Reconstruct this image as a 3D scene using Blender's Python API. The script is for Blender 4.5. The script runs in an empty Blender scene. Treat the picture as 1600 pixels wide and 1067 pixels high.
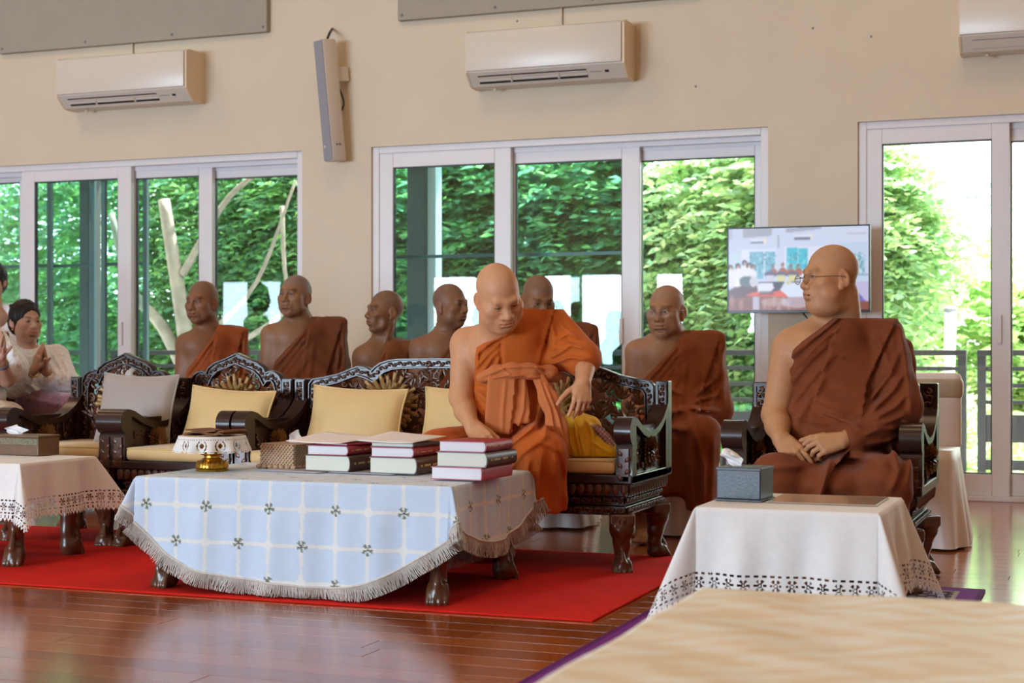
# ================================================================ implicit shapes -> one continuous surface (surface nets)
class SDF:
    def __init__(s): s.ops = []; s.posts = []
    def copy(s): c = SDF(); c.ops = list(s.ops); c.posts = list(s.posts); return c
    def ell(s, c, r, k=.01, M=None, sub=False):
        r = np.array(r if hasattr(r, '__len__') else (r, r, r), float); c = np.array(c, float); A = None if M is None else np.array(M)[:3, :3]
        def f(x, y, z):
            dx, dy, dz = x - c[0], y - c[1], z - c[2]
            if A is not None:
                dx, dy, dz = (A[0, 0] * dx + A[1, 0] * dy + A[2, 0] * dz, A[0, 1] * dx + A[1, 1] * dy + A[2, 1] * dz, A[0, 2] * dx + A[1, 2] * dy + A[2, 2] * dz)
            k0 = np.sqrt((dx / r[0]) ** 2 + (dy / r[1]) ** 2 + (dz / r[2]) ** 2)
            k1 = np.sqrt((dx / r[0] ** 2) ** 2 + (dy / r[1] ** 2) ** 2 + (dz / r[2] ** 2) ** 2)
            return k0 * (k0 - 1) / (k1 + 1e-9)
        R_ = r.max(); s.ops.append((f, c - R_, c + R_, k, sub)); return s
    def cap(s, a, b, ra, rb=None, k=.01, sub=False, sq=None):
        rb = ra if rb is None else rb; a = np.array(a, float); b = np.array(b, float); ab = b - a; l2 = max(ab @ ab, 1e-9)
        def f(x, y, z):
            dx, dy, dz = x - a[0], y - a[1], z - a[2]
            t = np.clip((dx * ab[0] + dy * ab[1] + dz * ab[2]) / l2, 0, 1)
            if sq is None: return np.sqrt((dx - t * ab[0]) ** 2 + (dy - t * ab[1]) ** 2 + (dz - t * ab[2]) ** 2) - (ra + (rb - ra) * t)
            return (np.sqrt(((dx - t * ab[0]) / sq[0]) ** 2 + ((dy - t * ab[1]) / sq[1]) ** 2 + ((dz - t * ab[2]) / sq[2]) ** 2) - (ra + (rb - ra) * t)) * min(sq)
        R_ = max(ra, rb) * (max(sq) if sq else 1); s.ops.append((f, np.minimum(a, b) - R_, np.maximum(a, b) + R_, k, sub)); return s
    def chain(s, pts, rs, k=.01, sq=None):
        if not hasattr(rs, '__len__'): rs = [rs] * len(pts)
        for i in range(len(pts) - 1): s.cap(pts[i], pts[i + 1], rs[i], rs[i + 1], k, sq=sq)
        return s
    def box(s, c, h, r=.01, k=.01, M=None, sub=False):
        c = np.array(c, float); h = np.array(h, float) - r; A = None if M is None else np.array(M)[:3, :3]
        def f(x, y, z):
            dx, dy, dz = x - c[0], y - c[1], z - c[2]
            if A is not None:
                dx, dy, dz = (A[0, 0] * dx + A[1, 0] * dy + A[2, 0] * dz, A[0, 1] * dx + A[1, 1] * dy + A[2, 1] * dz, A[0, 2] * dx + A[1, 2] * dy + A[2, 2] * dz)
            qx, qy, qz = np.abs(dx) - h[0], np.abs(dy) - h[1], np.abs(dz) - h[2]
            return np.sqrt(np.maximum(qx, 0) ** 2 + np.maximum(qy, 0) ** 2 + np.maximum(qz, 0) ** 2) + np.minimum(np.maximum(qx, np.maximum(qy, qz)), 0) - r
        R_ = np.linalg.norm(h) + r if A is not None else h + r; s.ops.append((f, c - R_, c + R_, k, sub)); return s
    def plane(s, p, n, k=.01):
        """cut away the side the normal points to"""
        p = np.array(p, float); n = np.array(n, float); n /= np.linalg.norm(n)
        def f(x, y, z): return -((x - p[0]) * n[0] + (y - p[1]) * n[1] + (z - p[2]) * n[2])
        s.ops.append((f, np.full(3, -9.), np.full(3, 9.), k, True)); return s
    def post(s, fn): s.posts.append(fn); return s
    def eval(s, xs, ys, zs):
        X = xs[:, None, None]; Y = ys[None, :, None]; Z = zs[None, None, :]
        D = np.full((len(xs), len(ys), len(zs)), .05, np.float32); h = max(xs[1] - xs[0], 1e-4)
        for f, lo, hi, k, sub in s.ops:
            m = k + 3 * h + (.02 if not sub else 0)
            i0, i1 = np.searchsorted(xs, lo[0] - m), np.searchsorted(xs, hi[0] + m); j0, j1 = np.searchsorted(ys, lo[1] - m), np.searchsorted(ys, hi[1] + m)
            k0, k1 = np.searchsorted(zs, lo[2] - m), np.searchsorted(zs, hi[2] + m)
            if i0 >= i1 or j0 >= j1 or k0 >= k1: continue
            S = (slice(i0, i1), slice(j0, j1), slice(k0, k1)); d = f(X[i0:i1], Y[:, j0:j1], Z[:, :, k0:k1]).astype(np.float32); A = D[S]
            if sub:
                d = -d; hh = np.maximum(k - np.abs(A - d), 0) / k; D[S] = np.maximum(A, d) + hh * hh * k * .25
            else:
                hh = np.maximum(k - np.abs(A - d), 0) / k; D[S] = np.minimum(A, d) - hh * hh * k * .25
        for fn in s.posts: D = fn(D, X, Y, Z).astype(np.float32)
        return D
def nets(D, xs, ys, zs):
    I = D < 0; nx, ny, nz = D.shape
    c = np.zeros((nx - 1, ny - 1, nz - 1), np.int8)
    for a in (0, 1):
        for b in (0, 1):
            for d in (0, 1): c += I[a:nx - 1 + a, b:ny - 1 + b, d:nz - 1 + d]
    act = (c > 0) & (c < 8); ci = np.argwhere(act); n = len(ci)
    idx = np.full(c.shape, -1, np.int32); idx[act] = np.arange(n)
    S = np.zeros((n, 3)); W = np.zeros(n); i, j, k = ci.T
    corners = [(a, b, d) for a in (0, 1) for b in (0, 1) for d in (0, 1)]
    val = {q: D[i + q[0], j + q[1], k + q[2]] for q in corners}
    for p in corners:
        for ax in range(3):
            if p[ax]: continue
            q = list(p); q[ax] = 1; q = tuple(q); a, b = val[p], val[q]; m = (a < 0) != (b < 0)
            t = np.where(m, a / np.where(m, a - b, 1), 0)
            P = np.array(p, float)[None] * np.ones((n, 1)); P[:, ax] = t
            S += P * m[:, None]; W += m
    S /= W[:, None]; G = ci + S
    V = np.stack([np.interp(G[:, 0], np.arange(nx), xs), np.interp(G[:, 1], np.arange(ny), ys), np.interp(G[:, 2], np.arange(nz), zs)], 1)
    Fs = []
    for ax in range(3):
        sl0 = [slice(None)] * 3; sl1 = [slice(None)] * 3; sl0[ax] = slice(0, -1); sl1[ax] = slice(1, None)
        m = I[tuple(sl0)] != I[tuple(sl1)]; e = np.argwhere(m); u, v = [(1, 2), (2, 0), (0, 1)][ax]
        ok = (e[:, u] > 0) & (e[:, v] > 0) & (e[:, u] < D.shape[u] - 1) & (e[:, v] < D.shape[v] - 1); e = e[ok]
        def at(du, dv):
            q = e.copy(); q[:, u] -= du; q[:, v] -= dv; return idx[q[:, 0], q[:, 1], q[:, 2]]
        quad = np.stack([at(1, 1), at(0, 1), at(0, 0), at(1, 0)], 1); flip = ~I[tuple(e.T)]; quad[flip] = quad[flip][:, ::-1]; Fs.append(quad)
    return V, np.concatenate(Fs)
def mesh_sdf(s, lo, hi, h, patches=(), smooth=1):
    """patches: (lo, hi, h) boxes meshed more finely; the coarse mesh leaves them out"""
    Vs, Fs, n = [], [], 0
    for pi, (l, u, hh, holes) in enumerate([(lo, hi, h, patches)] + [(p[0], p[1], p[2], patches[:i]) for i, p in enumerate(patches)]):
        ax = [np.arange(l[a], u[a] + hh, hh) for a in range(3)]
        V, Fq = nets(s.eval(*ax), *ax)
        if not len(V): continue
        for _ in range(smooth):
            acc = np.zeros_like(V); cnt = np.zeros(len(V))
            for a in range(4):
                np.add.at(acc, Fq[:, a], V[Fq[:, (a + 1) % 4]]); np.add.at(cnt, Fq[:, a], 1)
                np.add.at(acc, Fq[:, a], V[Fq[:, (a - 1) % 4]]); np.add.at(cnt, Fq[:, a], 1)
            V = V * .5 + acc / np.maximum(cnt, 1)[:, None] * .5
        C = V[Fq].mean(1); keep = np.ones(len(Fq), bool)
        for q in holes:
            e = q[2] * 1.5; keep &= ~np.all((C > np.array(q[0]) + e) & (C < np.array(q[1]) - e), axis=1)
        Fq = Fq[keep]; us, inv = np.unique(Fq, return_inverse=True); V = V[us]; Fq = inv.reshape(-1, 4)
        Vs.append(V); Fs.append(Fq + n); n += len(V)
    return np.concatenate(Vs), np.concatenate(Fs)
def sdf_obj(name, s, lo, hi, h, m, parent=None, patches=(), colfn=None, smooth=1):
    V, Fq = mesh_sdf(s, lo, hi, h, patches, smooth)
    return np_mesh(name, V, Fq, m, parent, True, None if colfn is None else colfn(V))
import bpy, bmesh, math, random
import numpy as np
from mathutils import Vector, Matrix, Euler
R = math.radians
SC = bpy.context.scene
COL = SC.collection
random.seed(7)
RNG = np.random.default_rng(7)
TH = R(20.9); CAMH = .88; FPX = 2450.0; YH = 550.0
CT, ST = math.cos(TH), math.sin(TH)
WALL = 9.61
# ---------------------------------------------------------------- camera
cam = bpy.data.cameras.new('camera')
cam.sensor_width = 36.0
cam.lens = FPX / 1600 * 36
cam.shift_y = (YH - 533.5) / 1600
cam.clip_start = .05; cam.clip_end = 300
cam.dof.use_dof = True
cam.dof.focus_distance = 6.0
cam.dof.aperture_fstop = 4.5
camo = bpy.data.objects.new('camera', cam); COL.objects.link(camo)
camo.location = (0, 0, CAMH); camo.rotation_euler = (R(90), 0, TH)
SC.camera = camo
# ---------------------------------------------------------------- world, sun, lamps, exposure
w = bpy.data.worlds.new('world'); SC.world = w; w.use_nodes = True
bg = w.node_tree.nodes['Background']
bg.inputs[0].default_value = (.86, .94, 1.0, 1); bg.inputs[1].default_value = 6.0
sun = bpy.data.lights.new('sun', 'SUN'); sun.energy = 26.0; sun.angle = R(1.0); sun.color = (1.0, .95, .84)
suno = bpy.data.objects.new('sun', sun); COL.objects.link(suno)
suno.rotation_euler = Euler((R(-25), R(12), 0))
def area(name, loc, rot, sx, sy, power, color):
    l = bpy.data.lights.new(name, 'AREA'); l.shape = 'RECTANGLE'; l.size = sx; l.size_y = sy
    l.energy = power; l.color = color
    o = bpy.data.objects.new(name, l); COL.objects.link(o); o.location = loc; o.rotation_euler = rot
    return o
# daylight of the glass doors on the opposite side of the hall (17 m away from the back wall)
for x, w_ in ((-16.1, .6), (-15.28, .42), (-11.29, .82), (-9.41, .64), (-8.49, .72), (-7.27, .44), (-5.6, 1.0)):
    area('opposite_daylight', (x, -7.3, 1.15), (R(90), 0, 0), w_, 2.2, (360 if x > -14 else 110) * w_, (.62, .82, 1.0))
# warm ceiling lamps of the hall
for x in (-7.5, -4.2, -.9, 2.4):
    for y in (-3.5, .5, 4.6, 7.6):
        area('ceiling_lamp', (x, y, 4.55), (0, 0, 0), .9, .9, 13.5, (1.0, .69, .40))
SC.view_settings.view_transform = 'Standard'; SC.view_settings.look = 'None'
SC.view_settings.exposure = 0.28; SC.view_settings.gamma = 1.0
SC.view_settings.use_curve_mapping = False
try:
    SC.cycles.use_denoising = True
    SC.cycles.max_bounces = 8; SC.cycles.transparent_max_bounces = 16
    SC.cycles.caustics_reflective = False; SC.cycles.caustics_refractive = False
    SC.cycles.sample_clamp_indirect = 6
except Exception:
    pass

# ---------------------------------------------------------------- pixel rays (photo frame 1600 x 1067) to room coordinates
def ray(px, py):
    a = (px - 800) / FPX
    return (a * CT - ST, a * ST + CT, (YH - py) / FPX)
def pY(px, py, Y):
    d = ray(px, py); z = Y / d[1]; return Vector((d[0] * z, Y, CAMH + d[2] * z))
def pZ(px, py, Z):
    d = ray(px, py); z = (Z - CAMH) / d[2]; return Vector((d[0] * z, d[1] * z, Z))
# ---------------------------------------------------------------- materials
MATS = {}
def mat(name, color=(.8, .8, .8), rough=.5, metal=0., spec=.5, noise=0., nscale=20., bump=0., bscale=60., coat=0., attr=False,
        sheen=0., sss=0., trans=0., stretch=None, emit=None, coatrough=.08):
    if name in MATS: return MATS[name]
    m = bpy.data.materials.new(name); m.use_nodes = True
    nt = m.node_tree; b = nt.nodes['Principled BSDF']; L = nt.links
    b.inputs['Roughness'].default_value = rough; b.inputs['Metallic'].default_value = metal
    b.inputs['Specular IOR Level'].default_value = spec
    b.inputs['Coat Weight'].default_value = coat; b.inputs['Coat Roughness'].default_value = coatrough
    if sheen: b.inputs['Sheen Weight'].default_value = sheen; b.inputs['Sheen Roughness'].default_value = .5
    if sss:
        b.inputs['Subsurface Weight'].default_value = sss
        b.inputs['Subsurface Radius'].default_value = (.012, .005, .003); b.inputs['Subsurface Scale'].default_value = 1.0
    tc = nt.nodes.new('ShaderNodeTexCoord'); vec = tc.outputs['Object']
    if stretch:
        mp = nt.nodes.new('ShaderNodeMapping'); mp.inputs['Scale'].default_value = stretch
        L.new(vec, mp.inputs['Vector']); vec = mp.outputs['Vector']
    src = None
    if attr:
        at = nt.nodes.new('ShaderNodeAttribute'); at.attribute_name = 'Col'; src = at.outputs['Color']
    if noise:
        n = nt.nodes.new('ShaderNodeTexNoise'); n.inputs['Scale'].default_value = nscale; n.inputs['Detail'].default_value = 5
        L.new(vec, n.inputs['Vector'])
        mr = nt.nodes.new('ShaderNodeMapRange'); mr.inputs[1].default_value = .25; mr.inputs[2].default_value = .75
        mr.inputs[3].default_value = 1 - noise; mr.inputs[4].default_value = 1 + noise
        L.new(n.outputs['Fac'], mr.inputs['Value'])
        mx = nt.nodes.new('ShaderNodeMix'); mx.data_type = 'RGBA'; mx.blend_type = 'MULTIPLY'; mx.inputs[0].default_value = 1
        if src: L.new(src, mx.inputs[6])
        else: mx.inputs[6].default_value = (*color, 1)
        L.new(mr.outputs[0], mx.inputs[7]); src = mx.outputs[2]
    if src: L.new(src, b.inputs['Base Color'])
    else: b.inputs['Base Color'].default_value = (*color, 1)
    if bump:
        n2 = nt.nodes.new('ShaderNodeTexNoise'); n2.inputs['Scale'].default_value = bscale; n2.inputs['Detail'].default_value = 4
        L.new(vec, n2.inputs['Vector'])
        bp = nt.nodes.new('ShaderNodeBump'); bp.inputs['Strength'].default_value = bump; bp.inputs['Distance'].default_value = .01
        L.new(n2.outputs['Fac'], bp.inputs['Height']); L.new(bp.outputs[0], b.inputs['Normal'])
    if emit is not None:
        b.inputs['Emission Strength'].default_value = emit
        if src: L.new(src, b.inputs['Emission Color'])
        else: b.inputs['Emission Color'].default_value = (*color, 1)
    if trans:
        out = nt.nodes['Material Output']
        tr = nt.nodes.new('ShaderNodeBsdfTranslucent')
        if src: L.new(src, tr.inputs[0])
        else: tr.inputs[0].default_value = (*color, 1)
        ms = nt.nodes.new('ShaderNodeMixShader'); ms.inputs[0].default_value = trans
        L.new(b.outputs[0], ms.inputs[1]); L.new(tr.outputs[0], ms.inputs[2]); L.new(ms.outputs[0], out.inputs['Surface'])
    MATS[name] = m
    return m
def glass_mat(name, tint, refl=1.0):
    m = bpy.data.materials.new(name); m.use_nodes = True; nt = m.node_tree; nt.nodes.clear()
    out = nt.nodes.new('ShaderNodeOutputMaterial'); t = nt.nodes.new('ShaderNodeBsdfTransparent'); t.inputs[0].default_value = (*tint, 1)
    g = nt.nodes.new('ShaderNodeBsdfGlossy'); g.inputs['Roughness'].default_value = .01
    f = nt.nodes.new('ShaderNodeFresnel'); f.inputs[0].default_value = 1.5
    mu = nt.nodes.new('ShaderNodeMath'); mu.operation = 'MULTIPLY'; mu.inputs[1].default_value = refl
    mx = nt.nodes.new('ShaderNodeMixShader'); L = nt.links
    L.new(f.outputs[0], mu.inputs[0]); L.new(mu.outputs[0], mx.inputs[0]); L.new(t.outputs[0], mx.inputs[1]); L.new(g.outputs[0], mx.inputs[2])
    L.new(mx.outputs[0], out.inputs[0]); return m
# ---------------------------------------------------------------- object helpers
def link(name, me, parent=None):
    o = bpy.data.objects.new(name, me); COL.objects.link(o)
    if parent is not None: o.parent = parent
    return o
def tag(o, label=None, cat=None, group=None, kind=None):
    if label: o['label'] = label
    if cat: o['category'] = cat
    if group: o['group'] = group
    if kind: o['kind'] = kind
    return o
def thing(name, label, cat, loc=(0, 0, 0), rz=0., group=None):
    o = link(name, None); o.location = loc; o.rotation_euler = (0, 0, rz)
    o.empty_display_size = .1
    return tag(o, label, cat, group)
def copy_tree(o, parent=None):
    c = o.copy(); COL.objects.link(c)
    if parent is not None: c.parent = parent
    for ch in list(o.children): copy_tree(ch, c)
    return c
def np_mesh(name, V, Fq, m, parent=None, smooth=True, col=None, loc=None):
    """mesh from arrays; Fq is (n,4) or (n,3) or a list"""
    me = bpy.data.meshes.new(name)
    V = np.asarray(V, dtype=np.float32)
    if isinstance(Fq, np.ndarray):
        k = Fq.shape[1]; n = len(Fq)
        me.vertices.add(len(V)); me.vertices.foreach_set('co', V.ravel())
        me.loops.add(n * k); me.loops.foreach_set('vertex_index', Fq.astype(np.int32).ravel())
        me.polygons.add(n); me.polygons.foreach_set('loop_start', np.arange(0, n * k, k, dtype=np.int32))
        me.update(calc_edges=True); me.validate()
    else:
        me.from_pydata([tuple(v) for v in V], [], Fq); me.update()
    if smooth: me.polygons.foreach_set('use_smooth', np.ones(len(me.polygons), dtype=bool))
    if col is not None:
        a = me.color_attributes.new('Col', 'FLOAT_COLOR', 'POINT')
        c4 = np.ones((len(V), 4), np.float32); c4[:, :3] = col; a.data.foreach_set('color', c4.ravel())
    if m is not None: me.materials.append(m)
    o = link(name, me, parent)
    if loc is not None: o.location = loc
    return o
class MB:
    """collects shapes into one mesh"""
    def __init__(s): s.v = []; s.f = []; s.n = 0
    def add(s, V, Fc, M=None):
        V = np.asarray(V, float)
        if M is not None:
            A = np.array(M); V = V @ A[:3, :3].T + A[:3, 3]
        s.v.append(V); s.f += [tuple(i + s.n for i in f) for f in Fc]; s.n += len(V); return s
    def box(s, x0, x1, y0, y1, z0, z1, b=0., M=None):
        if b <= 0:
            V = [(x, y, z) for x in (x0, x1) for y in (y0, y1) for z in (z0, z1)]
            return s.add(V, [(0, 1, 3, 2), (4, 6, 7, 5), (0, 4, 5, 1), (2, 3, 7, 6), (0, 2, 6, 4), (1, 5, 7, 3)], M)
        bm = bmesh.new(); bmesh.ops.create_cube(bm, size=1)
        for v in bm.verts:
            v.co = ((x0 + x1) / 2 + v.co.x * (x1 - x0), (y0 + y1) / 2 + v.co.y * (y1 - y0), (z0 + z1) / 2 + v.co.z * (z1 - z0))
        bmesh.ops.bevel(bm, geom=bm.edges[:], offset=b, segments=2, affect='EDGES', profile=.5)
        return s.bm(bm, M)
    def bm(s, bm, M=None):
        bm.verts.index_update()
        s.add([v.co[:] for v in bm.verts], [tuple(v.index for v in f.verts) for f in bm.faces], M); bm.free(); return s
    def tube(s, pts, r, n=8, M=None, closed=False, sq=None):
        pts = [Vector(p) for p in pts]; k = len(pts)
        rr = r if hasattr(r, '__len__') else [r] * k
        V = []; up = None
        for i, p in enumerate(pts):
            a = pts[i - 1] if i or closed else p; b = pts[(i + 1) % k] if i < k - 1 or closed else p
            t = (b - a).normalized()
            if up is None:
                up = Vector((0, 0, 1)) if abs(t.z) < .9 else Vector((1, 0, 0))
            u = (up - t * up.dot(t)); u = u.normalized() if u.length > 1e-6 else t.orthogonal().normalized(); v = t.cross(u); up = u
            for j in range(n):
                an = 2 * math.pi * j / n
                V.append(p + (u * math.cos(an) + v * math.sin(an) * (sq or 1)) * rr[i])
        Fc = []
        for i in range(k if closed else k - 1):
            i2 = (i + 1) % k
            for j in range(n):
                Fc.append((i * n + j, i * n + (j + 1) % n, i2 * n + (j + 1) % n, i2 * n + j))
        if not closed:
            Fc.append(tuple(range(n - 1, -1, -1))); Fc.append(tuple(range((k - 1) * n, k * n)))
        return s.add([v[:] for v in V], Fc, M)
    def lathe(s, prof, n=24, M=None):
        V = []; k = len(prof)
        for (r, z) in prof:
            for j in range(n):
                a = 2 * math.pi * j / n; V.append((r * math.cos(a), r * math.sin(a), z))
        Fc = []
        for i in range(k - 1):
            for j in range(n):
                Fc.append((i * n + j, i * n + (j + 1) % n, (i + 1) * n + (j + 1) % n, (i + 1) * n + j))
        Fc.append(tuple(range(n - 1, -1, -1))); Fc.append(tuple(range((k - 1) * n, k * n)))
        return s.add(V, Fc, M)
    def prism(s, poly, y0, y1, axis='y', M=None):
        """polygon in a plane extruded along an axis: axis y -> poly (x,z); x -> poly (y,z); z -> poly (x,y)"""
        n = len(poly)
        def P(p, t):
            return (p[0], t, p[1]) if axis == 'y' else ((t, p[0], p[1]) if axis == 'x' else (p[0], p[1], t))
        V = [P(p, y0) for p in poly] + [P(p, y1) for p in poly]
        Fc = [tuple(range(n)), tuple(range(2 * n - 1, n - 1, -1))] + [(i, n + i, n + (i + 1) % n, (i + 1) % n) for i in range(n)]
        return s.add(V, Fc, M)
    def sphere(s, c, r, n=12, M=None):
        rx = r if hasattr(r, '__len__') else (r, r, r); m2 = max(4, n // 2)
        V = [(c[0], c[1], c[2] - rx[2])]
        for i in range(1, m2):
            a = -math.pi / 2 + math.pi * i / m2
            for j in range(n):
                b = 2 * math.pi * j / n
                V.append((c[0] + rx[0] * math.cos(a) * math.cos(b), c[1] + rx[1] * math.cos(a) * math.sin(b), c[2] + rx[2] * math.sin(a)))
        V.append((c[0], c[1], c[2] + rx[2])); e = len(V) - 1
        Fc = [(0, 1 + (j + 1) % n, 1 + j) for j in range(n)]
        for i in range(m2 - 2):
            for j in range(n):
                a = 1 + i * n; Fc.append((a + j, a + (j + 1) % n, a + n + (j + 1) % n, a + n + j))
        a = 1 + (m2 - 2) * n; Fc += [(a + j, a + (j + 1) % n, e) for j in range(n)]
        return s.add(V, Fc, M)
    def build(s, name, m, parent=None, smooth=False, fix=True, autos=None):
        V = np.concatenate(s.v) if s.v else np.zeros((0, 3))
        me = bpy.data.meshes.new(name); me.from_pydata(V.tolist(), [], s.f); me.update()
        if fix:
            bm = bmesh.new(); bm.from_mesh(me); bmesh.ops.recalc_face_normals(bm, faces=bm.faces[:]); bm.to_mesh(me); bm.free()
        if smooth or autos:
            me.polygons.foreach_set('use_smooth', np.ones(len(me.polygons), dtype=bool))
            if autos: me.set_sharp_from_angle(angle=R(autos))
        if m is not None: me.materials.append(m)
        return link(name, me, parent)
def bez(pts, n=8):
    """Catmull-Rom through points"""
    P = [np.array(p, float) for p in pts]; P = [2 * P[0] - P[1]] + P + [2 * P[-1] - P[-2]]; out = []
    for i in range(1, len(P) - 2):
        for k in range(n):
            t = k / n
            out.append(.5 * (2 * P[i] + (P[i + 1] - P[i - 1]) * t + (2 * P[i - 1] - 5 * P[i] + 4 * P[i + 1] - P[i + 2]) * t * t + (3 * P[i] - P[i - 1] - 3 * P[i + 1] + P[i + 2]) * t ** 3))
    out.append(P[-2]); return out
def srgb(r, g, b):
    f = lambda c: (c / 255 / 12.92) if c / 255 <= .04045 else ((c / 255 + .055) / 1.055) ** 2.4
    return (f(r), f(g), f(b))
# ================================================================ room shell
M_wall = mat('wall_paint', (.66, .56, .415), .6, noise=.03, nscale=3, bump=.05, bscale=120)
M_white = mat('white_frame', (.74, .72, .74), .35, noise=.02, nscale=8)
M_ceil = mat('ceiling_paint', (.75, .70, .62), .8, noise=.03)
DOORS = [(-8.9, -5.223), (-4.694, -1.977), (-1.431, 1.3)]
DH = 2.272; CEIL = 4.7
mb = MB(); xs = -20.0
for a, b in DOORS:
    mb.box(xs, a, WALL, WALL + .2, 0, DH); xs = b
mb.box(xs, 7, WALL, WALL + .2, 0, DH); mb.box(-20, 7, WALL, WALL + .2, DH, CEIL)
tag(mb.build('wall_back', M_wall), kind='structure')
tag(MB().box(-20.2, -20, -7.5, WALL + .2, 0, CEIL).build('wall_left', M_wall), kind='structure')
tag(MB().box(7, 7.2, -7.5, WALL + .2, 0, CEIL).build('wall_right', M_wall), kind='structure')
tag(MB().box(-20, 7, -7.7, -7.5, 0, CEIL).build('wall_front', M_wall), kind='structure')
tag(MB().box(-20.2, 7.2, -7.7, WALL + 1.9, CEIL, CEIL + .2).build('ceiling', M_ceil), kind='structure')
# floor: slab with boards
M_slab = mat('floor_joint', (.045, .014, .005), .5, noise=.1)
floor = MB().box(-20, 7, -7.5, WALL + .2, -.2, -.006).build('floor', M_slab); tag(floor, kind='structure')
def plank_mat(i, c):
    return mat('floor_board_%d' % i, c, .17, spec=.5, noise=.22, nscale=5, stretch=(1, 9, 9), bump=.03, bscale=5, coat=.25, coatrough=.12)
PM = [plank_mat(i, c) for i, c in enumerate([(.36, .102, .024), (.31, .084, .018), (.40, .120, .030), (.29, .074, .016)])]
def board_mesh(i, L, W):
    o = MB().box(-L / 2, L / 2, -W / 2, W / 2, -.006, 0)
    me = bpy.data.meshes.new('floor_board'); e = .0007
    V = [(-L / 2, -W / 2, -.006), (L / 2, -W / 2, -.006), (L / 2, W / 2, -.006), (-L / 2, W / 2, -.006),
         (-L / 2 + e, -W / 2 + e, 0), (L / 2 - e, -W / 2 + e, 0), (L / 2 - e, W / 2 - e, 0), (-L / 2 + e, W / 2 - e, 0)]
    me.from_pydata(V, [], [(4, 5, 6, 7), (0, 1, 5, 4), (1, 2, 6, 5), (2, 3, 7, 6), (3, 0, 4, 7)]); me.update()
    me.materials.append(PM[i]); return me
BL, BW = 2.4, .125
BM = [board_mesh(i, BL - .002, BW - .0016) for i in range(4)]
y = 2.2; row = 0; nb = 0; rest = MB()
rb = random.Random(3)
while y < WALL + .19:
    x = -20 + rb.random() * BL
    while x < 7 + BL:
        # seen area of the floor: between the view's side rays
        xl = y * ray(-60, 600)[0] / ray(-60, 600)[1] - BL * .6; xr = y * ray(1660, 600)[0] / ray(1660, 600)[1] + BL * .6
        if xl < x < xr and nb < 300:
            o = link('floor_board', BM[rb.randrange(4)], floor); o.location = (x, y + BW / 2, 0); nb += 1
        else:
            x0, x1 = max(-20, x - BL / 2), min(7, x + BL / 2)
            if x1 > x0: rest.box(x0, x1 - .003, y, y + BW - .003, -.006, 0)
        x += BL
    y += BW; row += 1
rest.box(-20, 7, -7.5, 2.197, -.006, 0)
tag(rest.build('floor_boards', PM[0], floor), kind='stuff')
# baseboard pieces
M_base = mat('baseboard_wood', (.62, .56, .5), .4, noise=.05)
for i, (a, b) in enumerate([(-5.223, -4.694), (-1.977, -1.431), (1.3, 7)]):
    tag(MB().box(a, b, WALL - .012, WALL, 0, .09, .003).build('baseboard_back', M_base), kind='structure')
# ---------------------------------------------------------------- sliding glass doors
G_clear = glass_mat('door_glass', (.95, .99, .97), .8)
G_tint = glass_mat('screen_glass', (.74, .90, .90), .5)
M_teal = mat('teal_frame', (.10, .19, .20), .4, noise=.05)
M_dark = mat('dark_gasket', (.03, .035, .035), .5, noise=.05)
def leaf(parent, x0, x1, y, z0, z1, sw, tops, bots, glass, m=M_white, d=.045, midrail=None, sl=None, sr=None):
    """one glazed sliding leaf: two stiles, two rails, pane"""
    sl = sl or sw; sr = sr or sw
    for nm, bx in (('stile', (x0, x0 + sl, z0, z1)), ('stile', (x1 - sr, x1, z0, z1)), ('top_rail', (x0 + sl, x1 - sr, z1 - tops, z1)), ('bottom_rail', (x0 + sl, x1 - sr, z0, z0 + bots))):
        MB().box(bx[0], bx[1], y, y + d, bx[2], bx[3], .004).build(nm, m, parent)
    gx0, gx1, gz0, gz1 = x0 + sl, x1 - sr, z0 + bots, z1 - tops
    MB().box(gx0 - .005, gx1 + .005, y + d / 2 - .003, y + d / 2 + .003, gz0 - .005, gz1 + .005).build('pane', glass, parent)
    g = MB(); t = .007
    for bx in ((gx0, gx0 + t, gz0, gz1), (gx1 - t, gx1, gz0, gz1), (gx0, gx1, gz0, gz0 + t), (gx0, gx1, gz1 - t, gz1)):
        g.box(bx[0], bx[1], y + .008, y + d - .008, bx[2], bx[3])
    g.build('gasket', M_dark, parent)
    if midrail is not None:
        MB().box(gx0, gx1, y + .012, y + .03, midrail - .011, midrail + .011).build('glazing_bar', M_teal, parent)
def frame(parent, x0, x1, z1, y0=WALL + .02, y1=WALL + .185, w=.05):
    MB().box(x0, x0 + w, y0, y1, 0, z1, .004).build('jamb', M_white, parent)
    MB().box(x1 - w, x1, y0, y1, 0, z1, .004).build('jamb', M_white, parent)
    MB().box(x0 + w, x1 - w, y0, y1, z1 - .045, z1, .004).build('header', M_white, parent)
    MB().box(x0 + w, x1 - w, y0 + .055, y0 + .065, z1 - .075, z1 - .04).build('track', M_white, parent)
    MB().box(x0 + w, x1 - w, y0 + .11, y0 + .12, z1 - .095, z1 - .04).build('track', M_white, parent)
    MB().box(x0, x1, y0 - .015, y1, 0, .03, .004).build('threshold', M_white, parent)
def door(n, x0, x1):
    o = link('door_%d' % n, None); tag(o, kind='structure'); frame(o, x0, x1, DH); return o
Y1, Y2, Y3 = WALL + .03, WALL + .085, WALL + .14
ZB, ZT = .03, 2.235
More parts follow.
